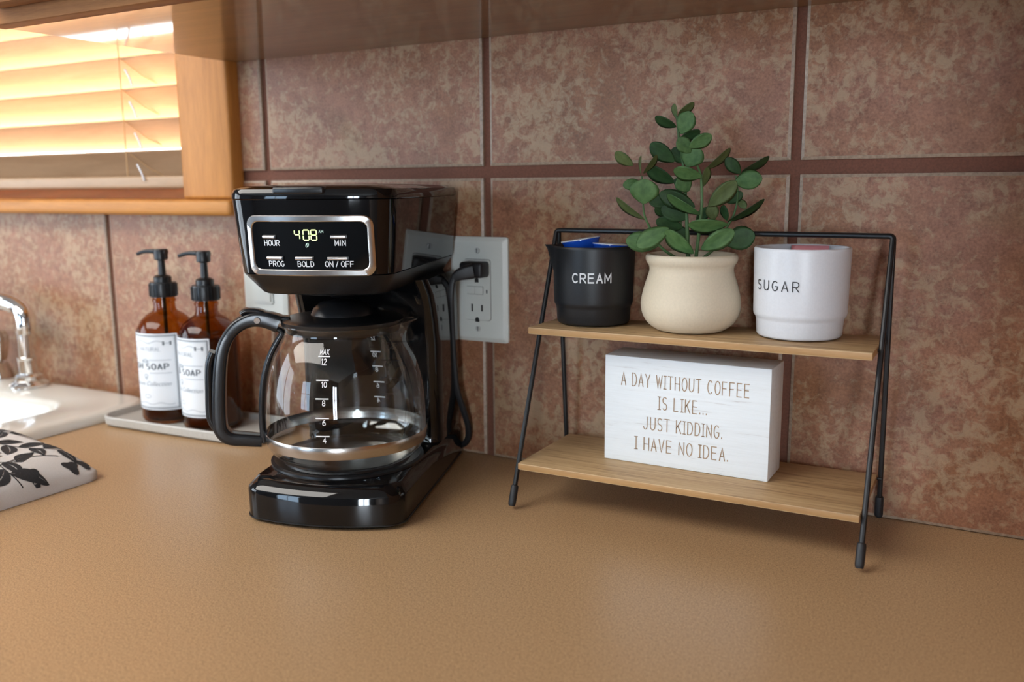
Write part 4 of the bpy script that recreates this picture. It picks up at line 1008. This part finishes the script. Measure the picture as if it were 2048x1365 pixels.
# ------------------------------------------------------------------ planter
PLC = Vector((0.2475, -0.0555, ZS))
pt = tag(empty('potted_plant', PLC), 'artificial plant with round green leaves in a cream pot on the upper shelf board', 'plant')
pp = [(0, 0.0005), (0.026, 0.0), (0.031, 0.001), (0.0375, 0.0055), (0.0425, 0.0125), (0.0447, 0.0205), (0.0445, 0.029), (0.0420, 0.040), (0.0388, 0.0500), (0.0376, 0.0550), (0.0382, 0.0590), (0.0402, 0.0620), (0.0412, 0.0655), (0.0405, 0.0685), (0.0385, 0.0695), (0.0365, 0.0685), (0.0350, 0.064), (0.0345, 0.056), (0, 0.056)]
ob('pot', lathe([pp[0], pp[1]]+spl2(pp[2:16], 3)+pp[16:], 64), 'planter', pt, ang=60)
ob('soil', lathe([(0, 0.0625), (0.012, 0.063), (0.025, 0.0615), (0.0352, 0.0595), (0.0352, 0.057)], 40), 'soil', pt)
# plant frame seen square-on from the front-right; units: 1 = one metre at the pot
vdir = Vector((CAM.x-PLC.x, CAM.y-PLC.y, 0)).normalized(); rdir = Vector((-vdir.y, vdir.x, 0))
if rdir.x < 0: rdir = -rdir
S_ = 0.0001094
def pp3(a, b_, d=0.0):
    """a right, b down in a 1365-unit study of the plant; d metres towards the room. Result in the pot's frame"""
    return rdir*((a-728)*S_)+Vector((0, 0, 0.0695+(1270-b_)*S_*1.0))+vdir*d
def stem(pts, r0, r1):
    P = spline([pp3(*p) for p in pts], 6); n = len(P)
    ob('stem', sweep(P, circ(1.0, 7), upv=(1, 0, 0), scales=[r0+(r1-r0)*i/(n-1) for i in range(n)]), 'stem', pt)
stem([(700, 1330, 0), (685, 1050, .002), (665, 800, .0), (650, 600, -.002), (610, 400, -.002), (592, 250, 0), (572, 110, 0)], 0.0019, 0.0009)
stem([(760, 1330, .006), (785, 1050, .012), (797, 850, .013), (785, 650, .010), (755, 560, .006)], 0.0017, 0.0010)
stem([(650, 1330, .006), (480, 1210, .016), (390, 1050, .02), (345, 950, .02), (332, 850, .02), (318, 640, .018)], 0.0014, 0.0007)
stem([(790, 1330, 0), (930, 1210, -.002), (1010, 1050, -.006), (1060, 950, -.008), (1085, 800, -.008), (1065, 640, -.008)], 0.0014, 0.0007)
stem([(720, 1330, -.008), (640, 1100, -.012), (630, 900, -.014), (600, 720, -.014)], 0.0013, 0.0007)
# one leaf mesh per material: obovate blade, length 1 along +x, width 1 across y, cupped
def leaf_mesh(mat):
    n, mm = 10, 6; v = []; f = []
    for s in (1, -1):
        for i in range(n+1):
            q = (1-math.cos(PI*i/n))/2; w_ = 0.5*(math.sin(PI*q**1.25)**0.55 if 0 < i < n else 0.0)
            for k in range(mm+1):
                y = w_*(-1+2*k/mm)
                v.append((q, y, 0.22*(y*y)*1.2+0.05*math.sin(PI*q)*0 - 0.10*q*q + s*0.018*(1-(abs(y)/max(w_, 1e-4))**2 if w_ > 0 else 0)*math.sin(PI*q)))
    N0 = (n+1)*(mm+1)
    for s in range(2):
        for i in range(n):
            for k in range(mm):
                a = s*N0+i*(mm+1)+k; q_ = (a, a+1, a+mm+2, a+mm+1); f.append(q_[::-1] if s == 0 else q_)
    b = bmesh.new(); b.from_mesh(pyd(v, f)); bmesh.ops.remove_doubles(b, verts=b.verts, dist=1e-5); bmesh.ops.dissolve_degenerate(b, edges=b.edges, dist=1e-6); bmesh.ops.recalc_face_normals(b, faces=b.faces)
    me = bpy.data.meshes.new('leaf'); b.to_mesh(me); b.free(); me.materials.append(M[mat])
    me.polygons.foreach_set('use_smooth', [True]*len(me.polygons)); return me
LM = {k: leaf_mesh(k) for k in ('leaf', 'leaf_dark', 'leaf_olive')}
def leaf(b0, t0, w_, mat, d0=0.0, d1=None, tw=None, upn=0.25):
    d1 = d0+0.006 if d1 is None else d1
    B = pp3(b0[0], b0[1], d0); T = pp3(t0[0], t0[1], d1); X = T-B; L = X.length; X.normalize()
    W = max(w_*S_, min(L*0.62, 0.0175)) if tw is None else tw*S_
    app = w_*S_; c_ = max(0.08, min(1.0, app/W)); tiltv = math.acos(c_)
    fac = (vdir+Vector((0, 0, upn))); Z = (fac-X*fac.dot(X)).normalized(); Y = Z.cross(X)
    if Y.z > 0: sgn = 1
    else: sgn = -1
    a = tiltv*sgn; Y2 = Y*math.cos(a)+Z*math.sin(a); Z2 = X.cross(Y2)
    o = bpy.data.objects.new('leaf', LM[mat]); col.objects.link(o); o.parent = pt
    m4 = Matrix(((X.x*L, Y2.x*W, Z2.x*L*.9, B.x), (X.y*L, Y2.y*W, Z2.y*L*.9, B.y), (X.z*L, Y2.z*W, Z2.z*L*.9, B.z), (0, 0, 0, 1)))
    o.matrix_local = m4
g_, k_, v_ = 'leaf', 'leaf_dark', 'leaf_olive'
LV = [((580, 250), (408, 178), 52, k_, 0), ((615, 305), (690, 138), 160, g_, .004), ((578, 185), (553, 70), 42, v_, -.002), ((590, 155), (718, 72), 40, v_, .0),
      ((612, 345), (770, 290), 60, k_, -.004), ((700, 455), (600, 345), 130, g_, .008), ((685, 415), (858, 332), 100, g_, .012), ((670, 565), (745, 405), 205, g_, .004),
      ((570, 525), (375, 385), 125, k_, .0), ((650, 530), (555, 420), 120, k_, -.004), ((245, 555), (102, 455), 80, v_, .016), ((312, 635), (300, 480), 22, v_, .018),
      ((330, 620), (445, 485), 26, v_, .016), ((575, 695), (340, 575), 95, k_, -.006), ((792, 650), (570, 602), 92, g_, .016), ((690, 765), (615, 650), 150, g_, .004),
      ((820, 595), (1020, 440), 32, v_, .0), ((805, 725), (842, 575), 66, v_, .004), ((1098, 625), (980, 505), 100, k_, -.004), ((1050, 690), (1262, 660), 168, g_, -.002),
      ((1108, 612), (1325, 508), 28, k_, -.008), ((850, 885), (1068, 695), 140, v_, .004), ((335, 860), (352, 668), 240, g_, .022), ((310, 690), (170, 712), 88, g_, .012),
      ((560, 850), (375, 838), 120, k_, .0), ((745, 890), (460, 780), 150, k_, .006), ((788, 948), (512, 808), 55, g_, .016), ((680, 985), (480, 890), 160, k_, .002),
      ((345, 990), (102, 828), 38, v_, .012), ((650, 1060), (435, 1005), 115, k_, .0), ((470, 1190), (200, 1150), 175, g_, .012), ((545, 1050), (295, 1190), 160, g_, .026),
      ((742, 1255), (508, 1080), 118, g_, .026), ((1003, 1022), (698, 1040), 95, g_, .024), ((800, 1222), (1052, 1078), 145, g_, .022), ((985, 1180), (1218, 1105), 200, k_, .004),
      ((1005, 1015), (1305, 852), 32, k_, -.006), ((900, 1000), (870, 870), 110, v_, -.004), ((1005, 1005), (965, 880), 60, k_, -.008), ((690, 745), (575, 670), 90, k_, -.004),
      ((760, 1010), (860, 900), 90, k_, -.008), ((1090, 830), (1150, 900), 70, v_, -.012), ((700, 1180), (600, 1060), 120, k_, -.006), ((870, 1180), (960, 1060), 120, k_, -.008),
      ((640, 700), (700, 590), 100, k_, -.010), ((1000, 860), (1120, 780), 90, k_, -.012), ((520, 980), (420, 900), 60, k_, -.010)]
for q in LV: leaf(*q)
